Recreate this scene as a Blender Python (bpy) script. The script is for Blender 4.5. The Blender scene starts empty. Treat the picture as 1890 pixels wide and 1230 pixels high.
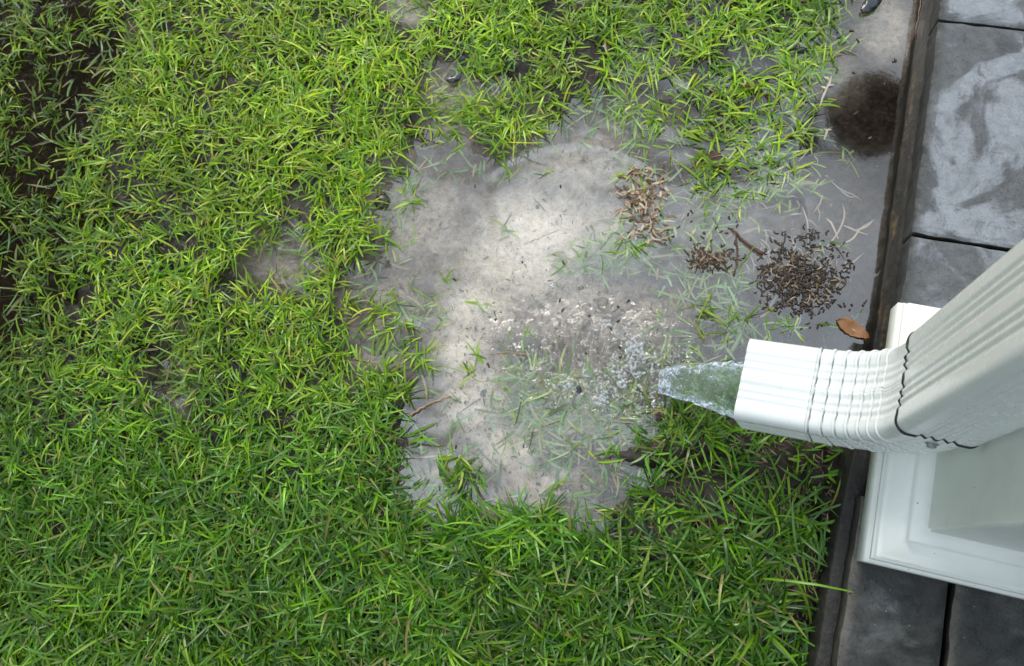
import bpy, bmesh, math, random
import numpy as np
from mathutils import Vector, Matrix
random.seed(7); rng = np.random.default_rng(7)
S = bpy.context.scene
COL = S.collection

# ---------------------------------------------------------------- camera
F, CX, CY, NX, NY, H = 1500., 945., 615., 1150., 1020., 1.15
_d = np.array([(NX-CX)/F, -(NY-CY)/F, -1.]); _d /= np.linalg.norm(_d)
_x = np.array([1., 0, 0]); _x = _x - _x.dot(_d)*_d; _x /= np.linalg.norm(_x)
_R = np.array([_x, np.cross(-_d, _x), -_d])
_a = math.radians(13.6)
R = np.array([[math.cos(_a), -math.sin(_a), 0], [math.sin(_a), math.cos(_a), 0], [0, 0, 1]]) @ _R
def W(px, py, z=0.):
    """photo pixel -> world point on the horizontal plane z"""
    px = np.asarray(px, float); py = np.asarray(py, float)
    r = np.stack([(px-CX)/F, -(py-CY)/F, -np.ones_like(px)], -1) @ R.T
    t = (z-H)/r[..., 2]
    return np.stack([r[..., 0]*t, r[..., 1]*t, np.zeros_like(t)+z], -1)
def PX(p):
    c = (np.asarray(p, float)-np.array([0, 0, H])) @ R
    return CX-c[..., 0]/c[..., 2]*F, CY+c[..., 1]/c[..., 2]*F
cd = bpy.data.cameras.new('camera'); cam = bpy.data.objects.new('camera', cd); COL.objects.link(cam)
cam.matrix_world = Matrix.Translation((0, 0, H)) @ Matrix(R.tolist()).to_4x4()
cd.sensor_width = 36; cd.lens = F/1890*36; cd.clip_start = .02; cd.clip_end = 1000
cd.dof.use_dof = True; cd.dof.focus_distance = 1.0; cd.dof.aperture_fstop = 8
S.camera = cam
S.render.resolution_x, S.render.resolution_y = 1024, 666

# ---------------------------------------------------------------- light
w = bpy.data.worlds.new('World'); S.world = w; w.use_nodes = True
nt = w.node_tree; bg = nt.nodes['Background']; sky = nt.nodes.new('ShaderNodeTexSky')
sky.sky_type = 'NISHITA'; sky.sun_disc = False
SUN_EL, SUN_AZ = math.radians(36), math.radians(-35)      # azimuth clockwise from +Y
sky.sun_elevation = SUN_EL; sky.sun_rotation = SUN_AZ
sky.air_density = 1.0; sky.dust_density = 4.0; sky.ozone_density = 1.0
# overcast: a bright cloud deck, brightest overhead, over the sky texture
tcw = nt.nodes.new('ShaderNodeTexCoord'); spw = nt.nodes.new('ShaderNodeSeparateXYZ'); nt.links.new(tcw.outputs['Generated'], spw.inputs[0])
zr = nt.nodes.new('ShaderNodeMapRange'); nt.links.new(spw.outputs[2], zr.inputs[0]); zr.inputs[1].default_value = 0; zr.inputs[2].default_value = 1; zr.inputs[3].default_value = 2.3; zr.inputs[4].default_value = 9.0
nzw = nt.nodes.new('ShaderNodeTexNoise'); nzw.inputs['Scale'].default_value = 4.5; nzw.inputs['Detail'].default_value = 5; nt.links.new(tcw.outputs['Generated'], nzw.inputs[0])
nr = nt.nodes.new('ShaderNodeMapRange'); nt.links.new(nzw.outputs[0], nr.inputs[0]); nr.inputs[1].default_value = .38; nr.inputs[2].default_value = .62; nr.inputs[3].default_value = .42; nr.inputs[4].default_value = 1.55
mu = nt.nodes.new('ShaderNodeMath'); mu.operation = 'MULTIPLY'; nt.links.new(zr.outputs[0], mu.inputs[0]); nt.links.new(nr.outputs[0], mu.inputs[1])
ccw = nt.nodes.new('ShaderNodeVectorMath'); ccw.operation = 'SCALE'; ccw.inputs[0].default_value = (.89, .99, 1.11); nt.links.new(mu.outputs[0], ccw.inputs['Scale'])
mxw = nt.nodes.new('ShaderNodeMix'); mxw.data_type = 'RGBA'; mxw.inputs[0].default_value = .85
nt.links.new(sky.outputs[0], mxw.inputs[6]); nt.links.new(ccw.outputs[0], mxw.inputs[7])
nt.links.new(mxw.outputs[2], bg.inputs[0]); bg.inputs[1].default_value = .15
sd = bpy.data.lights.new('sun', 'SUN'); sun = bpy.data.objects.new('sun', sd); COL.objects.link(sun)
sd.energy = 1.5; sd.angle = math.radians(18); sd.color = (1, .96, .9)
sv = Vector((math.sin(SUN_AZ)*math.cos(SUN_EL), math.cos(SUN_AZ)*math.cos(SUN_EL), math.sin(SUN_EL)))
sun.rotation_euler = sv.to_track_quat('Z', 'Y').to_euler(); sun.location = (-3, 3, 6)
S.view_settings.view_transform = 'Standard'; S.view_settings.look = 'None'
S.view_settings.exposure = .40; S.view_settings.gamma = 1
S.render.engine = 'CYCLES'
S.cycles.max_bounces = 10; S.cycles.transparent_max_bounces = 24; S.cycles.transmission_bounces = 8
S.cycles.caustics_reflective = False; S.cycles.caustics_refractive = False

# ---------------------------------------------------------------- numpy noise
_perm = rng.random((256, 256))
def vnoise(x, y, off=0):
    x = np.asarray(x)+off*17.3; y = np.asarray(y)+off*9.7
    xi = np.floor(x).astype(int); yi = np.floor(y).astype(int); fx = x-xi; fy = y-yi
    fx = fx*fx*(3-2*fx); fy = fy*fy*(3-2*fy)
    g = lambda a, b: _perm[a % 256, b % 256]
    return (g(xi, yi)*(1-fx)+g(xi+1, yi)*fx)*(1-fy)+(g(xi, yi+1)*(1-fx)+g(xi+1, yi+1)*fx)*fy
def fbm(x, y, o=4, off=0):
    s = 0; a = .5; t = 0
    for k in range(o):
        s = s+a*vnoise(x*2**k, y*2**k, off+k*3.1); t += a; a *= .5
    return s/t
def sstep(a, b, x):
    t = np.clip((x-a)/(b-a), 0, 1); return t*t*(3-2*t)

# ---------------------------------------------------------------- grass cover over the lawn, rows of (until x, cover 0..9), 45 px apart
ROWS = [
 [(230,5),(700,9),(800,3),(1000,8),(1100,5),(1500,8),(1560,7),(1580,3),(2000,1)],
 [(140,6),(200,2),(250,6),(740,9),(790,5),(1500,8),(1540,5),(2000,0)],
 [(120,6),(230,1),(240,6),(770,9),(860,4),(1000,6),(1350,7),(1400,3),(1540,7),(2000,0)],
 [(130,6),(210,2),(800,9),(930,2),(1000,4),(1200,6),(1280,4),(1500,7),(1540,2),(2000,0)],
 [(100,5),(190,2),(800,9),(860,3),(1050,8),(1160,2),(1500,7),(1520,2),(2000,0)],
 [(100,5),(180,3),(740,9),(830,4),(870,3),(990,9),(1180,0),(1480,7),(1510,2),(2000,0)],
 [(30,6),(110,5),(700,8),(780,6),(870,2),(950,5),(1140,0),(1200,3),(1270,1),(1470,7),(2000,0)],
 [(20,7),(130,5),(200,7),(250,5),(690,9),(720,3),(800,3),(1140,0),(1210,4),(1280,1),(1470,8),(2000,0)],
 [(220,7),(270,5),(695,8),(720,1),(770,2),(1140,0),(1225,2),(1290,2),(1380,3),(1500,1),(2000,0)],
 [(25,1),(490,7),(565,2),(700,9),(1140,0),(1230,7),(1280,0),(1350,2),(2000,0)],
 [(30,1),(430,8),(560,0),(700,8),(1050,0),(1140,3),(1200,4),(1270,1),(1300,3),(2000,0)],
 [(25,1),(400,8),(490,0),(570,3),(645,7),(1210,0),(1350,3),(2000,0)],
 [(50,1),(590,8),(700,7),(780,4),(1210,0),(1340,5),(1400,2),(1480,1),(2000,0)],
 [(60,2),(90,6),(600,8),(780,6),(1230,0),(1360,6),(1450,2),(1500,0),(2000,0)],
 [(260,7),(340,3),(650,8),(790,4),(1150,0),(1230,3),(1350,5),(2000,0)],
 [(280,8),(350,1),(450,7),(500,3),(690,8),(780,6),(940,0),(1000,4),(1080,3),(1200,2),(1340,5),(2000,2)],
 [(280,8),(340,2),(700,8),(750,6),(940,0),(1000,3),(1190,4),(1340,6),(2000,3)],
 [(730,8),(770,4),(940,0),(980,3),(1180,4),(1240,6),(1400,6),(1480,3),(2000,2)],
 [(720,8),(760,5),(800,2),(880,2),(1010,0),(1060,2),(1160,4),(1300,6),(1420,4),(1520,3),(2000,1)],
 [(700,8),(740,5),(790,1),(900,6),(1080,0),(1170,2),(1230,1),(1350,4),(1450,4),(1530,3),(2000,1)],
 [(720,8),(760,4),(870,0),(920,2),(980,3),(1120,0),(1180,4),(1270,4),(1400,5),(1500,5),(2000,2)],
 [(780,8),(860,3),(900,5),(1040,9),(1120,3),(1180,6),(1300,5),(1500,6),(2000,2)],
 [(300,8),(350,6),(900,9),(1250,9),(1450,7),(1520,5),(2000,3)],
 [(1000,9),(1450,8),(1500,6),(2000,3)],
 [(660,9),(740,5),(1420,9),(1480,6),(2000,3)],
 [(660,9),(740,5),(1420,9),(1480,5),(2000,2)],
 [(620,9),(700,6),(1420,9),(1480,4),(2000,2)],
 [(1000,9),(1420,9),(1480,4),(2000,2)]]
GX, GY = 126, 84                       # 15 px cells
G = np.zeros((GY, GX))
for j in range(GY):
    row = ROWS[min(len(ROWS)-1, j//3)]
    for i in range(GX):
        x = i*15+7
        for xe, v in row:
            if x < xe: G[j, i] = v; break
for _ in range(2):                     # soften
    Pd = np.pad(G, 1, mode='edge'); G = (Pd[1:-1, 1:-1]*2+Pd[:-2, 1:-1]+Pd[2:, 1:-1]+Pd[1:-1, :-2]+Pd[1:-1, 2:])/6
G /= 9.
def cover(px, py):
    px = px+34*(fbm(px/38, py/38, 3, 5)-.5); py = py+34*(fbm(px/38, py/38, 3, 9)-.5)
    x = np.clip(px/15-.5, 0, GX-1.01); y = np.clip(py/15-.5, 0, GY-1.01)
    xi = x.astype(int); yi = y.astype(int); fx = x-xi; fy = y-yi
    return (G[yi, xi]*(1-fx)+G[yi, xi+1]*fx)*(1-fy)+(G[yi+1, xi]*(1-fx)+G[yi+1, xi+1]*fx)*fy
def blob(px, py, L):
    s = 0*px
    for x, y, rx, ry, a in L:
        s = np.maximum(s, a*np.exp(-(((px-x)/rx)**2+((py-y)/ry)**2)))
    return s
SAND = [(990,420,120,80,1),(960,480,150,80,.95),(880,560,85,70,.95),(845,640,60,75,1),(880,730,80,80,1),(940,820,80,60,1),(1010,890,90,60,.75),
        (770,400,110,110,.5),(1090,430,130,90,.6),(1050,560,170,70,.55),(1180,590,120,60,.45),(1050,300,160,80,.5),(1320,420,180,120,.22),(1540,420,120,130,.12),
        (510,470,75,60,.5),(1640,40,60,60,.6),(1540,120,50,50,.4),(720,560,90,90,.42),(750,15,50,25,.6),(840,200,60,70,.5),(700,650,60,70,.4),
        (790,890,70,60,.55),(880,930,90,50,.4),(330,690,50,90,.3),(1180,240,90,50,.4),(1100,690,160,80,.3)]
DRYMUD = [(1450,900,170,130,1),(1480,1080,120,180,1),(1330,960,130,90,.8),(1500,840,120,60,1),(1290,800,70,40,.6),(1330,830,120,40,.8),(1540,990,60,260,1)]
def ground_z(px, py):
    D = cover(px, py)
    n = fbm(px/55, py/55, 4, 2); m = fbm(px/14, py/14, 3, 7)
    z = -.016+.0235*sstep(.08, .80, D)+(n-.5)*.022*(.30+.8*D)+(m-.5)*.006
    flooded = sstep(1020, 1150, px)*sstep(820, 700, py)
    z = z-.011*flooded*sstep(.2, .7, D)
    z = z-.010*sstep(260, 120, px)*sstep(720, 500, py)
    z = z+.034*blob(px, py, DRYMUD)+(m-.5)*.012*blob(px, py, DRYMUD)
    z = z-.022*blob(px, py, [(1080,775,120,50,1),(1000,715,60,40,1),(1200,800,50,30,.8)])
    z = z+.009*blob(px, py, [(1120,850,40,35,1),(1230,840,60,25,1.2),(1130,905,20,20,1),(1150,945,35,18,1.1),(1240,900,50,20,1),(700,380,25,25,1),(1040,905,20,20,.7)])
    z = z-.010*blob(px, py, [(540,480,90,60,1),(175,120,60,60,1.2),(150,220,60,40,1),(15,540,50,160,1.4),(1580,240,120,120,1)])
    return z

# ---------------------------------------------------------------- material helpers
def mat(name):
    m = bpy.data.materials.new(name); m.use_nodes = True
    return m, m.node_tree, m.node_tree.nodes['Principled BSDF']
def N(t, typ, **kw):
    n = t.nodes.new(typ)
    for k, v in kw.items():
        if hasattr(n, k): setattr(n, k, v)
    return n
def noise(t, scale, detail=4, rough=.6, vec=None, dist=0):
    n = t.nodes.new('ShaderNodeTexNoise'); n.inputs['Scale'].default_value = scale; n.inputs['Detail'].default_value = detail
    n.inputs['Roughness'].default_value = rough; n.inputs['Distortion'].default_value = dist
    if vec: t.links.new(vec, n.inputs['Vector'])
    return n
def ramp(t, src, stops, interp='LINEAR'):
    r = t.nodes.new('ShaderNodeValToRGB'); r.color_ramp.interpolation = interp
    while len(r.color_ramp.elements) < len(stops): r.color_ramp.elements.new(.5)
    for e, (p, c) in zip(r.color_ramp.elements, stops):
        e.position = p; e.color = (*c, 1) if isinstance(c, tuple) else (c, c, c, 1)
    t.links.new(src, r.inputs[0]); return r
def bump(t, src, strength, dist, bsdf, prev=None):
    b = t.nodes.new('ShaderNodeBump'); b.inputs['Strength'].default_value = strength; b.inputs['Distance'].default_value = dist
    t.links.new(src, b.inputs['Height'])
    if prev: t.links.new(prev.outputs[0], b.inputs['Normal'])
    if bsdf: t.links.new(b.outputs[0], bsdf.inputs['Normal'])
    return b
def mixc(t, a, b, fac, mode='MIX'):
    m = t.nodes.new('ShaderNodeMix'); m.data_type = 'RGBA'; m.blend_type = mode
    for sock, v in ((m.inputs[6], a), (m.inputs[7], b), (m.inputs[0], fac)):
        if isinstance(v, bpy.types.NodeSocket): t.links.new(v, sock)
        else: sock.default_value = (*v, 1) if isinstance(v, tuple) else v
    return m.outputs[2]
def geo(t): return t.nodes.new('ShaderNodeNewGeometry').outputs['Position']
def attr(t, name):
    a = t.nodes.new('ShaderNodeAttribute'); a.attribute_name = name; return a
def math_(t, op, a, b=None, clamp=False):
    m = t.nodes.new('ShaderNodeMath'); m.operation = op; m.use_clamp = clamp
    for sock, v in ((m.inputs[0], a), (m.inputs[1], b)):
        if v is None: continue
        if isinstance(v, bpy.types.NodeSocket): t.links.new(v, sock)
        else: sock.default_value = v
    return m.outputs[0]

# wet soil
M_mud, t, b = mat('wet_mud')
pos = geo(t); sa = attr(t, 'sand').outputs['Fac']
n1 = noise(t, 9, 8, .65, pos); n2 = noise(t, 120, 6, .7, pos); n3 = noise(t, 420, 3, .7, pos)
dark = ramp(t, n2.outputs[0], [(.25, (.006, .004, .003)), (.5, (.018, .012, .007)), (.75, (.055, .040, .025))])
sandc = ramp(t, n2.outputs[0], [(.25, (.43, .36, .27)), (.5, (.82, .72, .58)), (.8, (.90, .83, .71))])
fac = math_(t, 'ADD', sa, math_(t, 'MULTIPLY', math_(t, 'MULTIPLY', math_(t, 'ADD', math_(t, 'MULTIPLY', sa, 2.2, True), .08, True), math_(t, 'SUBTRACT', noise(t, 38, 8, .75, pos, .5).outputs[0], .5)), 1.15), True)
c = mixc(t, dark.outputs[0], sandc.outputs[0], fac)
speck = ramp(t, n3.outputs[0], [(.56, 0.), (.68, .65)])
c = mixc(t, c, (.03, .025, .02), speck.outputs[0])
vor = t.nodes.new('ShaderNodeTexVoronoi'); vor.inputs['Scale'].default_value = 150; t.links.new(pos, vor.inputs['Vector'])
fl = ramp(t, vor.outputs['Distance'], [(.0, .9), (.10, .7), (.13, 0.)])
c = mixc(t, c, (.45, .38, .27), math_(t, 'MULTIPLY', fl.outputs[0], math_(t, 'GREATER_THAN', noise(t, 60, 2, .5, pos).outputs[0], .62)))
t.links.new(c, b.inputs['Base Color'])
t.links.new(ramp(t, n1.outputs[0], [(.35, .22), (.65, .6)]).outputs[0], b.inputs['Roughness'])
t.links.new(math_(t, 'MULTIPLY', attr(t, 'dry').outputs['Fac'], .4), b.inputs['Specular IOR Level'])
bb = bump(t, n2.outputs[0], .8, .004, None); bump(t, n3.outputs[0], .5, .001, b, bb)

# water
def water_mat(name, ior, murkcol, murk, bscale, bdist, rough=.05, tint=(.985, .98, .965)):
    m, t, b = mat(name); t.nodes.remove(b); out = t.nodes['Material Output']
    pos = geo(t)
    tr = t.nodes.new('ShaderNodeBsdfTransparent'); tr.inputs[0].default_value = (*tint, 1)
    df = t.nodes.new('ShaderNodeBsdfDiffuse'); df.inputs[0].default_value = (*murkcol, 1)
    gl = t.nodes.new('ShaderNodeBsdfGlossy'); gl.inputs['Roughness'].default_value = rough
    fr = t.nodes.new('ShaderNodeLayerWeight'); fr.inputs[0].default_value = .5; f0 = ((ior-1)/(ior+1))**2
    n = noise(t, bscale, 4, .6, pos, .6)
    a = attr(t, 'rough_water').outputs['Fac']
    bm_ = t.nodes.new('ShaderNodeBump'); bm_.inputs['Distance'].default_value = bdist
    t.links.new(math_(t, 'ADD', math_(t, 'MULTIPLY', a, 1.0), .006, True), bm_.inputs['Strength']); t.links.new(n.outputs[0], bm_.inputs['Height'])
    t.links.new(bm_.outputs[0], gl.inputs['Normal']); t.links.new(bm_.outputs[0], fr.inputs['Normal'])
    m1 = t.nodes.new('ShaderNodeMixShader'); m2 = t.nodes.new('ShaderNodeMixShader')
    mk = attr(t, 'murk').outputs['Fac']
    t.links.new(math_(t, 'MULTIPLY', mk, murk, True), m1.inputs[0]); t.links.new(tr.outputs[0], m1.inputs[1]); t.links.new(df.outputs[0], m1.inputs[2])
    t.links.new(math_(t, 'ADD', math_(t, 'MULTIPLY', math_(t, 'POWER', fr.outputs['Facing'], 5.), 1-f0), f0, True), m2.inputs[0]); t.links.new(m1.outputs[0], m2.inputs[1]); t.links.new(gl.outputs[0], m2.inputs[2])
    t.links.new(m2.outputs[0], out.inputs[0]); return m
M_water = water_mat('puddle_water', 2.12, (.52, .48, .40), .13, 90, .009)

# grass
def grass_mat(name, gloss=.34):
    m, t, b = mat(name)
    col = attr(t, 'col').outputs['Color']
    n = noise(t, 260, 3, .6, geo(t))
    c = mixc(t, col, (.5, .5, .5), .18, 'MULTIPLY')
    c = mixc(t, c, col, n.outputs[0])
    t.links.new(c, b.inputs['Base Color']); b.inputs['Roughness'].default_value = gloss; b.inputs['Specular IOR Level'].default_value = .5
    tl = t.nodes.new('ShaderNodeBsdfTranslucent'); t.links.new(mixc(t, c, (1.0, .95, .35), 1.0, 'MULTIPLY'), tl.inputs[0])
    mx = t.nodes.new('ShaderNodeMixShader'); mx.inputs[0].default_value = .24
    t.links.new(b.outputs[0], mx.inputs[1]); t.links.new(tl.outputs[0], mx.inputs[2]); t.links.new(mx.outputs[0], t.nodes['Material Output'].inputs[0])
    return m
M_grass = grass_mat('grass_blade')
M_straw = grass_mat('dead_grass', .5)

# white painted metal
def white_mat(name, base, rough, dirt=.5):
    m, t, b = mat(name); pos = geo(t)
    n1 = noise(t, 14, 5, .6, pos); n2 = noise(t, 900, 2, .5, pos); n3 = noise(t, 60, 4, .6, pos)
    c = mixc(t, base, tuple(x*.86 for x in base), ramp(t, n1.outputs[0], [(.4, 0.), (.75, dirt)]).outputs[0])
    sp = ramp(t, n3.outputs[0], [(.66, 0.), (.78, .35)]); c = mixc(t, c, (.50, .42, .27), sp.outputs[0])
    vo = t.nodes.new('ShaderNodeTexVoronoi'); vo.inputs['Scale'].default_value = 85; t.links.new(pos, vo.inputs['Vector'])
    dots = math_(t, 'MULTIPLY', ramp(t, vo.outputs['Distance'], [(.0, 1.), (.055, .9), (.075, 0.)]).outputs[0],
                 math_(t, 'GREATER_THAN', vo.outputs['Color'], .62))
    c = mixc(t, c, (.06, .05, .04), dots)
    t.links.new(c, b.inputs['Base Color']); b.inputs['Roughness'].default_value = rough
    t.links.new(ramp(t, n3.outputs[0], [(.3, rough*.8), (.7, rough*1.5)]).outputs[0], b.inputs['Roughness'])
    pass
    gm = attr(t, 'groove_dark').outputs['Fac']; l0 = b.inputs['Base Color'].links[0].from_socket; t.links.new(mixc(t, l0, (.03, .035, .045), gm), b.inputs['Base Color']); return m
M_pipe = white_mat('white_painted_metal', (.80, .83, .80), .22, .4)
M_pvc = white_mat('white_trim_board', (.87, .91, .85), .36, .8)
M_gap, t, b = mat('dark_gap'); b.inputs['Base Color'].default_value = (.012, .014, .02, 1); b.inputs['Roughness'].default_value = .5
M_screw, t, b = mat('weathered_screw'); b.inputs['Base Color'].default_value = (.34, .38, .35, 1); b.inputs['Metallic'].default_value = .6; b.inputs['Roughness'].default_value = .5
bump(t, noise(t, 500, 3, .6, geo(t)).outputs[0], .6, .001, b)

# concrete paver
def tuple_brown(t, c): return mixc(t, c, (.60, .58, .55), 1.0, 'MULTIPLY')
def paver_mat(name, lo, hi, patch=(.485, .55), coat=1.85, edgec=(.030, .034, .026)):
    m, t, b = mat(name); pos = geo(t)
    n1 = noise(t, 7, 6, .62, pos, .8); n2 = noise(t, 45, 7, .7, pos, .4); n3 = noise(t, 380, 4, .7, pos)
    c = ramp(t, n2.outputs[0], [(.28, lo), (.5, tuple((a+q)/2 for a, q in zip(lo, hi))), (.75, hi)]).outputs[0]
    c = mixc(t, c, tuple(x*.35 for x in lo), ramp(t, n1.outputs[0], [(.36, .8), (.46, 0.)]).outputs[0])
    ed = attr(t, 'edge').outputs['Fac']
    c = mixc(t, c, edgec, math_(t, 'MULTIPLY', ed, ramp(t, n2.outputs[0], [(.36, .15), (.56, 1.)]).outputs[0], True))
    scr = t.nodes.new('ShaderNodeMapping'); scr.inputs['Scale'].default_value = (2.2, 34, 8); scr.inputs['Rotation'].default_value = (0, 0, .5)
    t.links.new(pos, scr.inputs[0]); ns = noise(t, 9, 5, .75, scr.outputs[0], 1.5)
    c = mixc(t, c, tuple(x*.45 for x in lo), ramp(t, ns.outputs[0], [(.66, 0.), (.74, .45)]).outputs[0])
    vo = t.nodes.new('ShaderNodeTexVoronoi'); vo.inputs['Scale'].default_value = 60; t.links.new(pos, vo.inputs['Vector'])
    c = mixc(t, c, (.40, .40, .38), math_(t, 'MULTIPLY', ramp(t, vo.outputs['Distance'], [(.0, 1.), (.04, .8), (.06, 0.)]).outputs[0], .8))
    c = mixc(t, c, tuple(x*.3 for x in lo), ramp(t, n3.outputs[0], [(.56, 0.), (.66, .6)]).outputs[0]); c = mixc(t, c, hi, ramp(t, n3.outputs[0], [(.30, .5), (.40, 0.)]).outputs[0])
    t.links.new(c, b.inputs['Base Color'])
    np_ = noise(t, 8.5, 6, .58, pos, .9)
    film = ramp(t, np_.outputs[0], [(patch[0], 1.), (patch[1], 0.)]).outputs[0]
    fine = ramp(t, ns.outputs[0], [(.60, 1.), (.70, .3)]).outputs[0]
    film = math_(t, 'MULTIPLY', math_(t, 'MULTIPLY', film, fine), math_(t, 'SUBTRACT', 1., ed, True))
    c = mixc(t, tuple_brown(t, c), c, math_(t, 'ADD', math_(t, 'MULTIPLY', film, .8), .2, True)); t.links.new(c, b.inputs['Base Color'])
    t.links.new(ramp(t, n2.outputs[0], [(.3, .35), (.7, .7)]).outputs[0], b.inputs['Roughness']); b.inputs['Specular IOR Level'].default_value = .3
    t.links.new(film, b.inputs['Coat Weight']); b.inputs['Coat IOR'].default_value = coat; b.inputs['Coat Roughness'].default_value = .08
    b1 = bump(t, n2.outputs[0], .5, .003, None); b2 = bump(t, n3.outputs[0], .35, .0008, b, b1)
    b3 = bump(t, noise(t, 30, 3, .6, pos, 1.).outputs[0], .2, .004, None); t.links.new(b3.outputs[0], b.inputs['Coat Normal'])
    return m
M_paver = paver_mat('wet_concrete', (.085, .093, .10), (.23, .245, .26))
M_paver_shade = paver_mat('wet_concrete_shaded', (.028, .031, .031), (.115, .122, .12), (.40, .48), 1.5, (.20, .19, .165))  # same concrete, with the dark reflections of the lower corner painted in
M_foot, t, b = mat('footing_concrete'); pos = geo(t)
n2 = noise(t, 70, 7, .7, pos); n1 = noise(t, 12, 4, .6, pos, 1); sep = t.nodes.new('ShaderNodeSeparateXYZ'); t.links.new(pos, sep.inputs[0])
c = ramp(t, n2.outputs[0], [(.3, (.010, .010, .009)), (.6, (.034, .032, .026)), (.8, (.075, .068, .052))]).outputs[0]
och = attr(t, 'ochre').outputs['Fac']
c = mixc(t, c, (.30, .20, .08), math_(t, 'MULTIPLY', math_(t, 'MULTIPLY', och, ramp(t, noise(t, 14, 4, .7, pos).outputs[0], [(.50, 0.), (.58, 1.)]).outputs[0]), ramp(t, noise(t, 120, 5, .7, pos).outputs[0], [(.42, .05), (.55, 1.)]).outputs[0]))
och_s = 0
c = mixc(t, c, (.020, .020, .016), ramp(t, noise(t, 60, 6, .75, pos, 1).outputs[0], [(.45, 0.), (.6, .6)]).outputs[0])
t.links.new(c, b.inputs['Base Color']); b.inputs['Roughness'].default_value = .38
bump(t, n2.outputs[0], .8, .004, b)

def simple(name, col, rough=.5, sc=150, bd=.001, var=.5, spec=.5):
    m, t, b = mat(name); pos = geo(t); n = noise(t, sc, 5, .65, pos)
    c = ramp(t, n.outputs[0], [(.3, tuple(x*(1-var) for x in col)), (.7, tuple(min(1, x*(1+var*.6)) for x in col))])
    t.links.new(c.outputs[0], b.inputs['Base Color']); b.inputs['Roughness'].default_value = rough; b.inputs['Specular IOR Level'].default_value = spec
    bump(t, n.outputs[0], .6, bd, b); return m
M_debris = simple('sodden_debris', (.045, .030, .018), .22, 200, .001, .6)
M_stone = simple('dark_wet_stone', (.035, .040, .048), .15, 120, .001, .4)
M_leafbrown = simple('tan_leaf', (.36, .17, .07), .35, 90, .001, .4)
M_leafred = simple('red_brown_leaf', (.09, .035, .022), .3, 160, .001, .5)
M_leafyellow = simple('yellow_leaf', (.62, .48, .03), .4, 90, .001, .2)
M_twig = simple('wet_twig', (.10, .045, .022), .25, 300, .001, .6)
M_stick = simple('pale_stick', (.42, .26, .15), .4, 200, .001, .4)
M_standin = simple('standin_dark', (.010, .012, .006), .8, 60, .01, .5)

# ---------------------------------------------------------------- object helpers
def tag(o, label=None, cat=None, group=None, kind=None):
    if label: o['label'] = label
    if cat: o['category'] = cat
    if group: o['group'] = group
    if kind: o['kind'] = kind
    return o
def empty(name, loc=(0, 0, 0), **k):
    o = bpy.data.objects.new(name, None); COL.objects.link(o); o.location = loc; o.empty_display_size = .02
    return tag(o, **k)
def add_mesh(name, V, Fc, m, parent=None, smooth=True, **k):
    me = bpy.data.meshes.new(name)
    V = np.asarray(V, np.float32); me.vertices.add(len(V)); me.vertices.foreach_set('co', V.ravel())
    if isinstance(Fc, np.ndarray):
        nf, q = Fc.shape; me.loops.add(nf*q); me.loops.foreach_set('vertex_index', Fc.astype(np.int32).ravel())
        me.polygons.add(nf); me.polygons.foreach_set('loop_start', np.arange(0, nf*q, q, dtype=np.int32)); me.polygons.foreach_set('loop_total', np.full(nf, q, np.int32))
    else:
        L = [i for f in Fc for i in f]; T = [len(f) for f in Fc]
        me.loops.add(len(L)); me.loops.foreach_set('vertex_index', L); me.polygons.add(len(T))
        me.polygons.foreach_set('loop_start', np.concatenate([[0], np.cumsum(T)[:-1]]).astype(np.int32)); me.polygons.foreach_set('loop_total', T)
    me.update(calc_edges=True); me.validate()
    if smooth: me.polygons.foreach_set('use_smooth', np.ones(len(me.polygons), bool))
    me.materials.append(m)
    o = bpy.data.objects.new(name, me); COL.objects.link(o)
    if parent: o.parent = parent; o.matrix_parent_inverse = Matrix.Translation(parent.location).inverted()
    return tag(o, **k)
def fattr(o, name, v):
    a = o.data.attributes.new(name, 'FLOAT', 'POINT'); a.data.foreach_set('value', np.asarray(v, np.float32))
def cattr(o, name, c):
    a = o.data.attributes.new(name, 'FLOAT_COLOR', 'POINT'); c = np.asarray(c, np.float32)
    a.data.foreach_set('color', np.concatenate([c, np.ones((len(c), 1), np.float32)], 1).ravel())
def gridF(nu, nv, wrap=False):
    i = np.arange(nu-1)[:, None]; j = np.arange(nv if wrap else nv-1)[None, :]; j2 = (j+1) % nv
    return np.stack([i*nv+j, i*nv+j2, (i+1)*nv+j2, (i+1)*nv+j], -1).reshape(-1, 4)
def bm_obj(name, bm, m, parent=None, smooth=False, **k):
    me = bpy.data.meshes.new(name); bm.to_mesh(me); bm.free(); me.materials.append(m)
    if smooth: me.polygons.foreach_set('use_smooth', np.ones(len(me.polygons), bool))
    o = bpy.data.objects.new(name, me); COL.objects.link(o)
    if parent: o.parent = parent; o.matrix_parent_inverse = Matrix.Translation(parent.location).inverted()
    return tag(o, **k)

# ---------------------------------------------------------------- ground and water
def axis(a, b, step, far, grow=1.25):
    c = list(np.arange(a, b, step)); s = step; lo = [a]; hi = [c[-1]]
    while lo[-1] > -far: s *= grow; lo.append(lo[-1]-s)
    s = step
    while hi[-1] < far: s *= grow; hi.append(hi[-1]+s)
    return np.array(lo[:0:-1]+c+hi[1:])
SLABX = .262
def sheet(xs, ys):
    X, Y = np.meshgrid(xs, ys, indexing='ij'); return X, Y
xs = axis(-1.45, .34, .0042, 80); ys = axis(-.62, 1.15, .0042, 80)
X, Y = sheet(xs, ys)
pp = np.stack([X, Y, 0*X], -1); cc = (pp-np.array([0, 0, H])) @ R
front = cc[..., 2] < -.3
px = np.where(front, CX-cc[..., 0]/np.minimum(cc[..., 2], -.3)*F, 300); py = np.where(front, CY+cc[..., 1]/np.minimum(cc[..., 2], -.3)*F, 800)
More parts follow.
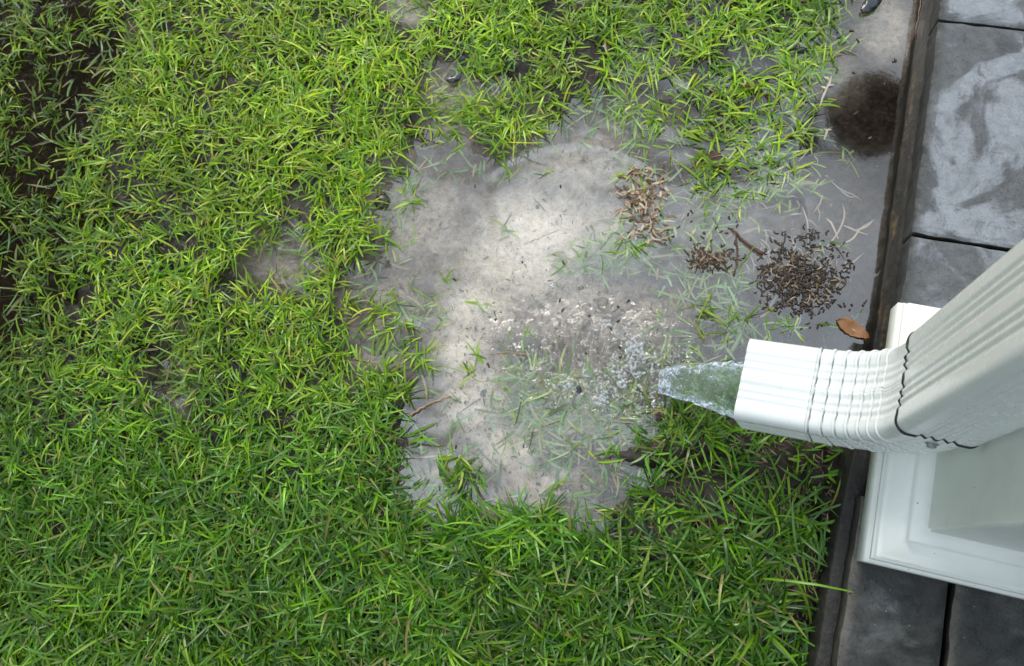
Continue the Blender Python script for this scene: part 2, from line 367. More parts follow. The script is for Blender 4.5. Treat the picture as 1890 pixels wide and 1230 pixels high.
px = np.clip(px, -900, 2600); py = np.clip(py, -900, 2400)
Z = ground_z(px, py)
far_ = sstep(1.5, 3, np.maximum(abs(X), abs(Y))); Z = Z*(1-far_)+.008*far_
Z = np.where(X > SLABX+.02, np.minimum(Z, -.02), Z)
gr = add_mesh('ground', np.stack([X, Y, Z], -1).reshape(-1, 3), gridF(len(xs), len(ys))[:, ::-1].copy(), M_mud, kind='structure')
sandv = blob(px, py, SAND)*(1-.5*sstep(.4, .8, cover(px, py)))
sandv = np.where((px > 560) | (py < 520) & (px > 430), sandv, sandv*.7)
fattr(gr, 'sand', sandv.ravel()); fattr(gr, 'dry', sstep(-.001, .0015, Z).ravel())

xs = axis(-1.40, .30, .005, 3, 1.6); ys = axis(-.60, 1.10, .005, 3, 1.6)
xs = xs[xs < .30]
X, Y = sheet(xs, ys)
px, py = PX(np.stack([X, Y, 0*X], -1)); px = np.clip(px, -600, 2400); py = np.clip(py, -600, 1900)
turb = blob(px, py, [(1170,690,110,80,1.3),(1080,650,160,100,.9),(1020,620,150,90,.55),(1150,600,170,60,.6)])
fineA = (fbm(px/70, py/55, 3, 71)-.5)*.0026*(px < 1480) + (fbm(px/16, py/13, 3, 3)-.5)*.009*turb + (fbm(px/34, py/30, 2, 4)-.5)*.006*turb
ring = 0
for (cx_, cy_, wl, am, rad) in [(110,235,13,.0010,75),(15,540,12,.0008,60),(80,350,12,.0007,50),(60,330,10,.0005,60)]:
    r = np.hypot(px-cx_, (py-cy_)*1.15); ring = ring+am*np.cos(r/wl*6.28)*np.exp(-((r-rad*.5)/rad)**2)
arc = .0007*np.exp(-((np.hypot(px-1060, (py-430)*1.25)-205)/5)**2)*(py < 330)*(px > 900)*(px < 1300)
men = .0
rI = np.hypot(px-1222, (py-706)*1.1)+10*(fbm(px/40, py/40, 2, 51)-.5)
imp = .0013*np.cos(rI/23*6.28)*np.exp(-((rI-70)/95)**2)*(px < 1260)
Zw = fineA+ring+arc+imp
wt = add_mesh('puddle_water', np.stack([X, Y, Zw], -1).reshape(-1, 3), gridF(len(xs), len(ys))[:, ::-1].copy(), M_water, kind='structure')
fattr(wt, 'rough_water', np.clip(turb*.9, 0, 1).ravel())
murk = blob(px, py, [(960,480,230,150,.5),(860,700,130,200,.5),(1090,700,190,110,.85),(1080,780,180,60,.9),(1250,420,200,150,.25),(1560,430,150,160,.06),(500,470,80,60,.4),(180,230,60,30,.05)])
fattr(wt, 'murk', np.clip(murk+.04, 0, 1).ravel())

# ---------------------------------------------------------------- grass builder (vectorised)
def blades(root, az, L, Wd, el, droop, curl, col, tipcol, seg=5, zmin=None):
    """root (n,3); every blade is a folded strip with seg segments, 3 vertices across"""
    n = len(root); s = np.linspace(0, 1, seg+1)
    e = el[:, None]-droop[:, None]*s; a = az[:, None]+curl[:, None]*s
    ds = L[:, None]/seg
    dx = np.cos(e)*np.cos(a)*ds; dy = np.cos(e)*np.sin(a)*ds; dz = np.sin(e)*ds
    cx = root[:, :1]+np.concatenate([np.zeros((n, 1)), np.cumsum(dx[:, :-1], 1)], 1)
    cy = root[:, 1:2]+np.concatenate([np.zeros((n, 1)), np.cumsum(dy[:, :-1], 1)], 1)
    cz = root[:, 2:3]+np.concatenate([np.zeros((n, 1)), np.cumsum(dz[:, :-1], 1)], 1)
    if zmin is not None: cz = np.maximum(cz, zmin[:, None]+.0008)
    prof = np.interp(s, [0, .12, .4, .75, .93, 1], [.55, .85, 1, .72, .28, .02])
    hw = Wd[:, None]/2*prof
    roll = rng.normal(0, .45, n)[:, None]
    sx = -np.sin(a)*np.cos(roll); sy = np.cos(a)*np.cos(roll); sz = np.sin(roll)
    V = np.stack([np.stack([cx-sx*hw, cy-sy*hw, cz-sz*hw+hw*.25], -1), np.stack([cx, cy, cz], -1), np.stack([cx+sx*hw, cy+sy*hw, cz+sz*hw+hw*.25], -1)], 2)
    V = V.reshape(-1, 3)
    k = np.arange(seg)[:, None]*3; q = np.array([[0, 1, 4, 3], [1, 2, 5, 4]])
    f = (k[:, :, None]+q[None]).reshape(-1, 4)
    Fc = (np.arange(n)[:, None, None]*(seg+1)*3+f[None]).reshape(-1, 4)
    C = col[:, None, None, :]*(1-s[None, :, None, None]**2)+tipcol[:, None, None, :]*(s[None, :, None, None]**2)
    C = np.broadcast_to(C, (n, seg+1, 3, 3)).copy(); C[:, :, 1] *= 1.12
    return V, Fc, C.reshape(-1, 3)
PAL = np.array([[.30, .50, .014], [.17, .35, .010], [.085, .21, .014], [.39, .54, .035], [.22, .38, .06], [.50, .56, .045]])
def pick_cols(n, px, py):
    lum = fbm(px/120, py/120, 3, 21)
    yel = blob(px, py, [(520,170,420,260,1),(1350,250,200,140,.55),(900,250,120,60,.4),(620,520,250,180,.5)])
    gr_ = blob(px, py, [(1250,1080,400,220,1),(650,1000,500,250,.5),(1080,790,170,70,.8)])  # greener lower lawn, also carrying part of the painted vignette
    pr = np.stack([.30+.5*yel, .30+0*yel, .16+.5*gr_, .10+.35*yel, .16+.25*gr_, .03+.12*yel], 1); pr /= pr.sum(1, keepdims=True)
    idx = (rng.random(n)[:, None] > np.cumsum(pr, 1)).sum(1).clip(0, 5)
    vignette = 1-.27*sstep(650, 1100, py)-.30*sstep(350, 30, px)*sstep(1100, 500, py)-.12*sstep(1000, 1300, px)*sstep(300, 700, py)  # vignette painted into blade colour: darker at bottom, left and lower right
    c = PAL[idx]*np.stack([vignette*(1-.22*sstep(600, 900, py)), vignette, vignette], 1)*(.60+.8*lum[:, None])*rng.uniform(.55, 1.3, (n, 1))
    return c
def scatter(n, lo, fn, pxr=(-620, 1760), pyr=(-480, 1800), zofs=0):
    px = rng.uniform(*pxr, n); py = rng.uniform(*pyr, n)
    p = W(px, py, 0.); keep = fn(px, py) & (p[:, 0] < SLABX-.015+.0*px)
    px, py, p = px[keep], py[keep], p[keep]; p[:, 2] = ground_z(px, py)+zofs
    return px, py, p
def length_map(px, py):
    l = .030+.011*sstep(800, 1000, py)+.009*blob(px, py, [(1000,960,160,60,1),(1400,1000,200,200,1.1),(280,60,40,100,.9),(560,120,60,60,.8),(150,850,200,60,.6),(1480,40,80,40,1.0)])
    return l
def shoots(npts, densfn, nb=(1, 5), scale=1.0, elr=(.12, .95), wr=(.0021, .0038)):
    px, py, p = scatter(npts, 0, densfn)
    k = rng.integers(nb[0], nb[1]+1, len(px)); idx = np.repeat(np.arange(len(px)), k); n = len(idx)
    base = rng.uniform(0, 2*np.pi, len(px)); az = base[idx]+rng.normal(0, 1.0, n)
    P3 = p[idx]+np.stack([rng.normal(0, .0055, n), rng.normal(0, .0055, n), np.zeros(n)], 1)
    L = length_map(px[idx], py[idx])*scale*rng.lognormal(0, .30, n)
    el = rng.uniform(*elr, n); dr = rng.uniform(.3, 1.5, n); cu = rng.normal(0, .35, n)
    Wd = rng.uniform(*wr, n)*(1+.15*sstep(800, 1000, py[idx]))
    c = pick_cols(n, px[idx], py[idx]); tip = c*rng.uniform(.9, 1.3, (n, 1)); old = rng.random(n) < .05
    tip[old] = np.array([.36, .27, .10]); c[rng.random(n) < .02] = np.array([.34, .26, .10])
    return blades(P3, az, L, Wd, el, dr, cu, c, tip, 5, P3[:, 2])
def merge(parts):
    Vs, Fs, Cs = [], [], []; o = 0
    for V, Fc, C in parts: Vs.append(V); Fs.append(Fc+o); Cs.append(C); o += len(V)
    return np.concatenate(Vs), np.concatenate(Fs), np.concatenate(Cs)
STREAM_KEEP = lambda px, py: ~((abs(px-1290) < 90) & (abs(py-712) < 40))
def dens_main(px, py):
    D = cover(px, py); cl = fbm(px/24, py/24, 2, 31)
    u = np.clip((.6*cl+.4*fbm(px/60, py/60, 2, 33)-.5)*2.6+.5, 0, 1)
    q = sstep(-.14, .24, D*1.0-u)*(.45+.55*D)*(1-.78*blob(px, py, DRYMUD))*(1-.4*blob(px, py, [(1320,230,190,170,1),(1200,130,100,60,.7),(80,330,130,200,.5),(330,700,60,80,.6),(690,1110,50,40,.7),(240,1120,120,70,.4)]))
    return (rng.random(len(px)) < q) & STREAM_KEEP(px, py)
def dens_sparse(px, py):
    D = cover(px, py); return (rng.random(len(px)) < .9*sstep(.03, .30, D)*sstep(.95, .5, D)) & STREAM_KEEP(px, py)
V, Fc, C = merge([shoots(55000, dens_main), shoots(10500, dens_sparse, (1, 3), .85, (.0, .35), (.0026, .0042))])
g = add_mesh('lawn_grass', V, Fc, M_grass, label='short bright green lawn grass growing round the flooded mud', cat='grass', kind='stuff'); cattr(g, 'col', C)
# dead straw and thatch lying between the blades
def dens_straw(px, py):
    D = cover(px, py); b_ = blob(px, py, DRYMUD)+.7*blob(px, py, [(1190,375,45,60,1),(1150,300,70,60,.6),(950,200,90,40,.7),(750,870,50,50,.7),(1130,960,60,40,.8),(680,1130,60,30,.7),(330,740,50,60,.5)])
    return rng.random(len(px)) < np.clip(.10+.30*D*(1-D)*2+.9*b_, 0, 1)*(D > .06)
px_, py_, p_ = scatter(40000, 0, dens_straw, zofs=.001); n = len(px_)
sc_ = np.array([[.20, .135, .075], [.34, .26, .16], [.10, .06, .035], [.42, .34, .22]])[rng.integers(0, 4, n)]*rng.uniform(.5, 1.1, (n, 1))
V, Fc, C = blades(p_, rng.uniform(0, 6.28, n), rng.uniform(.006, .020, n), rng.uniform(.0008, .0022, n), rng.uniform(-.05, .45, n), rng.uniform(0, .7, n), rng.normal(0, .7, n), sc_, sc_, 3, p_[:, 2])
g = add_mesh('dead_grass', V, Fc, M_straw, label='brown dead grass and straw bits strewn over the mud', cat='dead grass', kind='stuff'); cattr(g, 'col', C)

# ---------------------------------------------------------------- isolated tufts standing in the puddle
TUFTS = [(822,517,.022,6,0,'three-bladed green tuft alone on the pale sand left of the pale centre'),
 (757,372,.026,9,0,'leggy pale green tuft near the puddle\'s upper left shore'),
 (915,288,.024,8,0,'flattened green tuft just below the olive grass peninsula'),
 (1005,322,.018,6,1,'small brown and green tuft at the top of the pale sand'),
 (885,562,.022,6,2,'half sunken green tuft left of the big air bubble'),
 (880,655,.022,8,0,'short dark-based tuft beside a thin twig in mid puddle'),
 (870,692,.020,7,0,'small bright tuft on the sand directly below another tuft'),
 (962,625,.026,6,2,'thin upright shoot left of the foam at the churned water'),
 (1075,490,.028,8,2,'pale half sunken tuft right of the pale sand patch'),
 (768,508,.010,5,1,'tiny olive tuft near the left shore of the puddle'),
 (815,595,.016,5,0,'slim lone shoot at the left edge of the pale sand channel'),
 (745,355,.014,5,0,'tiny green sprig by the upper left shore of the puddle'),
 (1180,322,.026,14,0,'green tuft at the top of the tan dead clump'),
 (1165,455,.034,22,0,'bright tuft at the foot of the tan dead clump'),
 (845,860,.032,26,0,'thick green clump on the lower left shore below the sand'),
 (1465,605,.022,9,0,'short bright tuft just above the spout\'s outlet section'),
 (1548,600,.034,2,0,'single dark green blade sticking up by the crimped elbow'),
 (1420,612,.020,6,0,'small green tuft touching the upper edge of the outlet'),
 (772,660,.030,20,0,'green clump with a browned stem on the left shore'),
 (1500,30,.045,18,0,'spiky yellow-green tuft at the top beside the muddy corner')]
for x, y, L, nb, kind, lab in TUFTS:
    p = W(x, y, 0.); gz = max(float(ground_z(np.array([float(x)]), np.array([float(y)]))[0]), -.008)
    root = p+np.stack([rng.normal(0, .25*L*(nb > 10)+.002, nb), rng.normal(0, .25*L*(nb > 10)+.002, nb), np.full(nb, gz)], 1); root[:, 2] = gz
    c = PAL[rng.integers(0, 5, nb)]*rng.uniform(.6, 1.05, (nb, 1))
    if kind == 1: c[::2] = np.array([.12, .06, .02])
    zmin = None if kind == 2 else np.full(nb, -.001)
    Vv, Ff, Cc = blades(root, rng.uniform(0, 6.28, nb), L*rng.uniform(.7, 1.3, nb), rng.uniform(.0026, .0040, nb), rng.uniform(.15, .8, nb), rng.uniform(.4, 1.3, nb), rng.normal(0, .5, nb), c, c*1.15, 6, zmin)
    o = add_mesh('grass_tuft', Vv, Ff, M_grass, label=lab, cat='grass tuft', group='grass tufts standing in the puddle'); cattr(o, 'col', Cc)

# ---------------------------------------------------------------- tubes for twigs, stems, crumbs
def tube(points, radii, seg=7):
    Pt = np.asarray(points, float); T = np.gradient(Pt, axis=0); T /= np.linalg.norm(T, axis=1, keepdims=True)
    up = np.array([0, 0, 1.]); A = np.cross(T, up); A /= np.maximum(np.linalg.norm(A, axis=1, keepdims=True), 1e-6); B = np.cross(A, T)
    a = np.linspace(0, 2*np.pi, seg, endpoint=False)
    V = Pt[:, None]+(A[:, None]*np.cos(a)[None, :, None]+B[:, None]*np.sin(a)[None, :, None])*np.asarray(radii)[:, None, None]
    V = V.reshape(-1, 3); n = len(Pt); Fc = [tuple(f) for f in gridF(n, seg, True)]
    Fc += [tuple(range(seg))[::-1], tuple(range((n-1)*seg, n*seg))]
    return V, Fc
def pline(pts, z, r0, r1, n=14, jit=.0006, arch=0):
    q = W(np.array([a for a, _ in pts], float), np.array([b_ for _, b_ in pts], float), 0.)
    s = np.linspace(0, 1, n); k = np.linspace(0, 1, len(pts))
    P3 = np.stack([np.interp(s, k, q[:, 0]), np.interp(s, k, q[:, 1]), z+arch*np.sin(s*3.14)], 1)
    P3[1:-1] = (P3[:-2]+P3[1:-1]*2+P3[2:])/4; P3 += rng.normal(0, jit, P3.shape)*[1, 1, .4]
    rad = (r0+(r1-r0)*s)*(1+.18*np.sin(s*37))
    return tube(P3, rad)
def tubes_obj(name, lines, m, **k):
    Vs, Fs = [], []; o = 0
    for V, Fc in lines: Vs.append(V); Fs += [tuple(i+o for i in f) for f in Fc]; o += len(V)
    return add_mesh(name, np.concatenate(Vs), Fs, m, **k)
tubes_obj('twig', [pline([(1352,425),(1372,448),(1408,472)], .0035, .0012, .0030, jit=.0004)], M_twig, label='short dark red-brown twig lying above the heap of sodden debris', cat='twig')
tubes_obj('twig', [pline([(1358,560-130),(1362,470),(1356,510)], .002, .0010, .0016)], M_twig, label='thin upright reddish stem left of the sodden debris heap', cat='twig')
tubes_obj('stick', [pline([(757,768),(790,748),(832,732)], .004, .0018, .0010)], M_stick, label='pale bent stick lying on the left shore of the puddle', cat='stick')
tubes_obj('twig', [pline([(905,655),(935,650),(972,655)], .002, .0008, .0010)], M_stick, label='fine pale twig lying right of the mid-puddle tuft', cat='twig')
tubes_obj('twig', [pline([(968,450),(1000,436),(1030,424)], -.003, .0010, .0007)], M_stick, label='hair-thin straw lying across the pale sand', cat='twig')
tubes_obj('plant_stem', [pline([(1697,0),(1690,40),(1684,80)], .012, .0016, .0012)], M_twig, label='dark reddish stem against the top of the concrete edge', cat='stem')
# pale drowned sprigs: small strips
def strips(name, lines, col, wd, z, **k):
    parts = []
    for pts in lines:
        q = W(np.array([a for a, _ in pts], float), np.array([b_ for _, b_ in pts], float), 0.); m = 9; s = np.linspace(0, 1, m)
        kk = np.linspace(0, 1, len(pts)); c = np.stack([np.interp(s, kk, q[:, 0]), np.interp(s, kk, q[:, 1]), z+.0015*np.sin(s*5)], 1)
        c[1:-1] = (c[:-2]+c[2:]+2*c[1:-1])/4
        T = np.gradient(c, axis=0); T /= np.linalg.norm(T, axis=1, keepdims=True); sd_ = np.stack([-T[:, 1], T[:, 0], 0*T[:, 0]], 1)
        hw = wd/2*np.interp(s, [0, .3, .7, 1], [.5, 1, .8, .1])[:, None]
        Vv = np.stack([c-sd_*hw, c+[0, 0, -.0004], c+sd_*hw], 1).reshape(-1, 3)
        f = []
        for i in range(m-1): f += [[i*3, i*3+1, i*3+4, i*3+3], [i*3+1, i*3+2, i*3+5, i*3+4]]
        cc_ = np.tile(np.array(col)*rng.uniform(.75, 1.1), (len(Vv), 1)); parts.append((Vv, np.array(f), cc_))
    Vv, Ff, Cc = merge(parts); o = add_mesh(name, Vv, Ff, M_straw, **k); cattr(o, 'col', Cc); return o
strips('dead_sprig', [[(1524,458),(1548,430),(1562,395),(1556,372)],[(1548,440),(1535,410),(1526,400)],[(1558,415),(1580,425),(1605,432)],[(1552,450),(1575,442),(1588,420),(1612,405)],[(1580,424),(1600,418),(1616,402)],[(1526,462),(1540,455),(1570,450)]],
       (.62, .52, .40), .0028, -.003, label='pale branched dead sprig drowned in the clear dark water', cat='dead sprig')
strips('dead_sprig', [[(1536,333),(1552,350),(1580,358),(1592,368)],[(1552,350),(1568,362),(1585,360)]], (.50, .42, .32), .0022, -.004, label='small curled pale sprig drowned above the branched one', cat='dead sprig')
strips('dead_sprig', [[(1552,505),(1570,488),(1598,463)],[(1565,492),(1560,480)]], (.56, .46, .34), .0024, -.003, label='straight pale sprig drowned right of the sodden debris heap', cat='dead sprig')
strips('dead_sprig', [[(1482,380),(1492,410),(1494,462)],[(1492,420),(1502,445)],[(1460,395),(1484,392)]], (.50, .42, .32), .0022, -.004, label='long thin pale sprig drowned left of the branched one', cat='dead sprig')
strips('dead_sprig', [[(1520,175),(1530,155),(1535,140)],[(1527,160),(1540,158)],[(1526,168),(1515,160)],[(1530,150),(1520,142)],[(1525,166),(1518,180),(1512,200)]], (.68, .60, .48), .0035, .003, label='white bleached grass sprig on the shore left of the dark reflection', cat='dead sprig')
strips('dead_sprig', [[(1520,260),(1526,243),(1520,238)],[(1526,243),(1535,240)]], (.68, .58, .44), .0035, .003, label='small forked pale sprig inside the loop of the dark reflection', cat='dead sprig')
ln = []
for i in range(46):
    x = rng.normal(1420, 55); y = rng.normal(440, 60); a = rng.uniform(0, 3.14); l = rng.uniform(12, 40)
    ln.append([(x, y), (x+l/2*math.cos(a)+4, y+l/2*math.sin(a)), (x+l*math.cos(a), y+l*math.sin(a))])
for i in range(60):
    x = rng.normal(1130, 70); y = rng.normal(300, 50); a = rng.uniform(0, 3.14); l = rng.uniform(8, 20)
    ln.append([(x, y), (x+l/2*math.cos(a)+3, y+l/2*math.sin(a)), (x+l*math.cos(a), y+l*math.sin(a))])
strips('drowned_straw', ln, (.42, .36, .28), .0022, -.005, label='faint pale straw scattered under the shallow water', cat='straw', kind='stuff')
# flakes and blades sunk on the bottom; extra flakes imitate dark ripple reflections
n = 6500; cx4 = rng.uniform(640, 1650, n); cy4 = rng.uniform(180, 980, n)
wgt = .10+.9*blob(cx4, cy4, [(850,780,120,130,.9),(1050,890,90,60,.8),(1090,640,180,100,1.6),(1000,700,90,70,.8),(760,420,80,90,.45),(740,620,60,60,.5),(1150,300,110,60,.6),(1300,440,90,60,.5)])
kp = (rng.random(n) < wgt*(1-.9*blob(cx4, cy4, [(1600,225,90,90,1)]))) & (cover(cx4, cy4) < .35); cx4, cy4 = cx4[kp], cy4[kp]; n = len(cx4)
p = W(cx4, cy4, 0.); p[:, 2] = np.minimum(ground_z(cx4, cy4)+.0006, -.0012)
fc = np.array([[.10, .065, .035], [.055, .04, .028], [.22, .15, .08], [.13, .16, .04], [.30, .24, .17]])[rng.integers(0, 5, n)]
Vv, Ff, Cc = blades(p, rng.uniform(0, 6.28, n), rng.lognormal(-5.1, .45, n), rng.uniform(.0008, .0032, n), rng.uniform(-.05, .12, n), rng.uniform(0, .2, n), rng.normal(0, .9, n), fc, fc, 4, p[:, 2])
o = add_mesh('flakes_and_ripple_dabs', Vv, Ff, M_straw, label='brown leaf flakes sunk in the shallow puddle, extra ones imitating dark ripples', cat='leaf flakes', kind='stuff'); cattr(o, 'col', Cc)
n = 420
cx5 = rng.uniform(0, 1560, 5200); cy5 = rng.uniform(0, 1000, 5200); D5 = cover(cx5, cy5); k5 = (rng.random(5200) < .6*sstep(.08, .25, D5)*sstep(.70, .40, D5)); cx5, cy5 = cx5[k5], cy5[k5]
cx4 = np.concatenate([cx5, rng.normal(1070, 85, 420), rng.normal(1300, 60, 30), rng.normal(1130, 40, 20)]); n = len(cx4)
cy4 = np.concatenate([cy5, rng.normal(768, 44, 420), rng.normal(560, 60, 30), rng.normal(480, 20, 20)])
p = W(cx4, cy4, 0.); p[:, 2] = -rng.uniform(.001, .007, n)
fc = np.array([[.22, .40, .14], [.30, .40, .12], [.34, .30, .16], [.14, .26, .08]])[rng.integers(0, 4, n)]*rng.uniform(.6, 1.2, (n, 1))
Vv, Ff, Cc = blades(p, rng.uniform(0, 6.28, n), rng.uniform(.02, .045, n), rng.uniform(.0028, .0044, n), rng.uniform(-.05, .15, n), rng.uniform(-.05, .1, n), rng.normal(0, .35, n), fc, fc, 5, p[:, 2])
o = add_mesh('drowned_grass', Vv, Ff, M_grass, label='pale green grass blades lying drowned just under the water', cat='drowned grass', kind='stuff'); cattr(o, 'col', Cc)
# tan dead clump
n = 190; r_ = np.clip(rng.normal(0, 1, (n, 2)), -1.6, 1.6)*[24, 40]; pxx = 1188+r_[:, 0]; pyy = 378+r_[:, 1]
p = W(pxx, pyy, 0.); p[:, 2] = rng.uniform(-.002, .006, n)
cl = np.array([[.50, .37, .25], [.36, .24, .15], [.62, .50, .36], [.16, .09, .05]])[rng.integers(0, 4, n)]
Vv, Ff, Cc = blades(p, rng.uniform(0, 6.28, n), rng.uniform(.010, .022, n), rng.uniform(.0022, .0042, n), rng.uniform(-.1, .5, n), rng.uniform(0, 1, n), rng.normal(0, .7, n), cl, cl, 5, np.full(n, -.003))
o = add_mesh('dead_grass_clump', Vv, Ff, M_straw, label='tan dead grass clump heaped between two green tufts in the puddle', cat='dead clump'); cattr(o, 'col', Cc)
# sodden debris heaps
def heap(name, cx_, cy_, rx, ry, n, label, strawfrac=.3, big=.9, h=.0035):
    Vs, Fs = [], []; o_ = 0
    for i in range(n):
        a = rng.uniform(0, 6.28); rr = rng.random()**.85*1.35*(.75+.6*float(vnoise(np.array(a*.9+cx_), np.array(cy_*1.), 3))); x = cx_+rx*rr*math.cos(a); y = cy_+ry*rr*math.sin(a)
        L_ = (rng.uniform(3, 14) if rng.random() < .94 else rng.uniform(16, 34))*big; b_ = rng.uniform(0, 6.28); bend = rng.uniform(-6, 6)
        z = h*max(0, 1-rr)*rng.uniform(.4, 1.3)
        Vv, Ff = pline([(x, y), (x+L_*.5*math.cos(b_)+bend*math.sin(b_), y+L_*.5*math.sin(b_)-bend*math.cos(b_)), (x+L_*math.cos(b_), y+L_*math.sin(b_))], z, .0009*big, .0016*big, 6, .0002, rng.uniform(0, .002))
        Vs.append(Vv); Fs += [tuple(k+o_ for k in f) for f in Ff]; o_ += len(Vv)
    root = empty(name, tuple(W(cx_, cy_, 0.)), label=label, cat='debris heap')
    add_mesh('wet_bark_bits', np.concatenate(Vs), Fs, M_debris, parent=root)
    m_ = int(n*strawfrac); a = rng.uniform(0, 6.28, m_); rr = rng.random(m_)**.6
    p = W(cx_+rx*rr*np.cos(a), cy_+ry*rr*np.sin(a), 0.); p[:, 2] = h*(1-rr)+.0015
    cl = np.array([[.26, .17, .09], [.12, .07, .04], [.45, .34, .22], [.08, .05, .03]])[rng.integers(0, 4, m_)]
    Vv, Ff, Cc = blades(p, rng.uniform(0, 6.28, m_), rng.uniform(.006, .016, m_), rng.uniform(.0011, .0024, m_), rng.uniform(-.1, .4, m_), rng.uniform(0, .6, m_), rng.normal(0, .8, m_), cl, cl, 4, np.full(m_, .001))
    s_ = add_mesh('straw_bits', Vv, Ff, M_straw, parent=root); cattr(s_, 'col', Cc)
heap('debris_heap', 1478, 515, 72, 58, 520, 'dark heap of sodden bark and straw bits floating above the spout', .28)
heap('debris_heap', 1310, 478, 42, 20, 90, 'smaller tan and brown heap of sodden bits left of the dark heap', .9)
def crumbs(name, spots, label):
    Vs, Fs = [], []; o_ = 0
    for x, y in spots:
        L_ = rng.uniform(3, 9); b_ = rng.uniform(0, 6.28)
        Vv, Ff = pline([(x, y), (x+L_*.5*math.cos(b_), y+L_*.5*math.sin(b_)+1), (x+L_*math.cos(b_), y+L_*math.sin(b_))], .0006, .0010, .0017, 5, .0002)
        Vs.append(Vv); Fs += [tuple(k+o_ for k in f) for f in Ff]; o_ += len(Vv)
    add_mesh(name, np.concatenate(Vs), Fs, M_debris, label=label, cat='floating debris', kind='stuff')
sp = [(rng.normal(1500, 45), rng.normal(560, 28)) for _ in range(40)]+[(rng.normal(1300, 45), rng.normal(425, 22)) for _ in range(22)]
sp += [(rng.uniform(700, 1000), rng.uniform(640, 880)) for _ in range(8)]+[(rng.normal(1090, 70), rng.normal(600, 40)) for _ in range(12)]+[(rng.uniform(700, 1180), rng.uniform(280, 520)) for _ in range(6)]
sp += [(rng.uniform(1540, 1660), rng.uniform(20, 160)) for _ in range(10)]
crumbs('floating_crumbs', sp, 'dark crumbs of rotten leaf floating across the puddle')

# ---------------------------------------------------------------- leaves and stones
def leaf(name, x, y, l, wd, ang, m, z, label, cup=.003):
    c = W(x, y, 0.); nu, nv = 17, 7; Vs = []
    for i in range(nu):
        s = i/(nu-1); hw = wd/2*math.sin(math.pi*s**.85)**.8*(1+.06*math.sin(i*2.3))
        for j in range(nv):
            v = (j/(nv-1)-.5)*2; u = (s-.5)*l; vv = v*hw
            Vs.append((c[0]+u*math.cos(ang)-vv*math.sin(ang), c[1]+u*math.sin(ang)+vv*math.cos(ang), z+cup*abs(v)**1.6+.001*math.sin(s*9)))
    o = add_mesh(name, Vs, gridF(nu, nv), m, label=label, cat='leaf')
    sm = o.modifiers.new('s', 'SOLIDIFY'); sm.thickness = .0004
leaf('fallen_leaf', 1574, 608, .050, .022, math.radians(-22), M_leafbrown, .0004, 'tan orange leaf half sunk in the corner above the crimped elbow')
leaf('fallen_leaf', 1322, 300, .036, .022, math.radians(-40), M_leafred, .005, 'dark red-brown leaf caught in the grass strip right of centre')
leaf('fallen_leaf', 1386, 228-66, .022, .016, math.radians(30), M_leafred, .006, 'small brown curled leaf among the upper right grass')
leaf('fallen_leaf', 173, 204, .011, .005, math.radians(20), M_leafyellow, .002, 'tiny yellow leaf on the rippled dark puddle at the left')
leaf('fallen_leaf', 688, 458-4, .020, .012, math.radians(80), M_leafred, .007, 'rolled dark leaf on the left shore of the puddle')
def stone(name, x, y, r, z, m, label, cat, sq=(1, .8, .6)):
    bm = bmesh.new(); bmesh.ops.create_icosphere(bm, subdivisions=4, radius=1)
    ph = rng.uniform(0, 6, 3)
    for v in bm.verts:
        q = v.co; k = 1+.10*math.sin(3*q.x+ph[0])*math.cos(2.5*q.y+ph[1])+.06*math.sin(6*q.z+5*q.x+ph[2])
        v.co = Vector((q.x*sq[0], q.y*sq[1], q.z*sq[2]))*r*k
    o = bm_obj(name, bm, m, smooth=True, label=label, cat=cat); o.location = W(x, y, z); o.rotation_euler = (0, 0, rng.uniform(0, 3)); return o
stone('pebble', 838, 146, .009, .006, M_stone, 'black flat pebble on the mud above the olive grass peninsula', 'pebble', (1.4, .7, .4))
stone('pebble', 854, 108, .008, .004, M_stone, 'rounded dark pebble in the grass gap above the flat one', 'pebble')
stone('pebble', 1118, 92, .010, .002, M_stone, 'blue-grey stone between blades at the top centre', 'pebble')
stone('pebble', 893, 726, .006, -.004, M_stone, 'small dark stone sunk in the pale sand channel', 'pebble')
stone('pebble', 1608, 8, .013, .004, M_stone, 'large black wet stone at the top of the muddy corner', 'pebble', (1.5, .8, .5))
stone('pebble', 1478, 92, .008, .000, M_stone, 'glossy dark stone at the shore of the muddy corner', 'pebble', (.7, 1.2, .6))
stone('pebble', 1068, 720, .006, -.001, M_stone, 'dark stone among the foam left of the stream', 'pebble')
stone('clod', 704, 372, .013, .002, M_debris, 'dark wet clod on the puddle\'s upper left shore', 'clod', (1, 1, .5))
stone('pebble', 992, 382, .004, -.006, M_stone, 'tiny grey stone under water on the pale sand', 'pebble')

# ---------------------------------------------------------------- bubbles
def bubble_mat():
    m, t, b = mat('bubble_film'); t.nodes.remove(b); out = t.nodes['Material Output']
    lw = t.nodes.new('ShaderNodeLayerWeight'); lw.inputs[0].default_value = .5
    tr = t.nodes.new('ShaderNodeBsdfTransparent'); tr.inputs[0].default_value = (.96, .98, .98, 1)
    gl = t.nodes.new('ShaderNodeBsdfGlossy'); gl.inputs['Roughness'].default_value = .03
    df = t.nodes.new('ShaderNodeBsdfDiffuse'); df.inputs[0].default_value = (.92, .95, .95, 1)
    a = t.nodes.new('ShaderNodeMixShader'); a.inputs[0].default_value = .6; t.links.new(gl.outputs[0], a.inputs[1]); t.links.new(df.outputs[0], a.inputs[2])
    f = math_(t, 'ADD', math_(t, 'MULTIPLY', math_(t, 'POWER', lw.outputs['Facing'], 1.6), .8), .24, True)
    mx = t.nodes.new('ShaderNodeMixShader'); t.links.new(f, mx.inputs[0]); t.links.new(tr.outputs[0], mx.inputs[1]); t.links.new(a.outputs[0], mx.inputs[2])
    t.links.new(mx.outputs[0], out.inputs[0]); return m
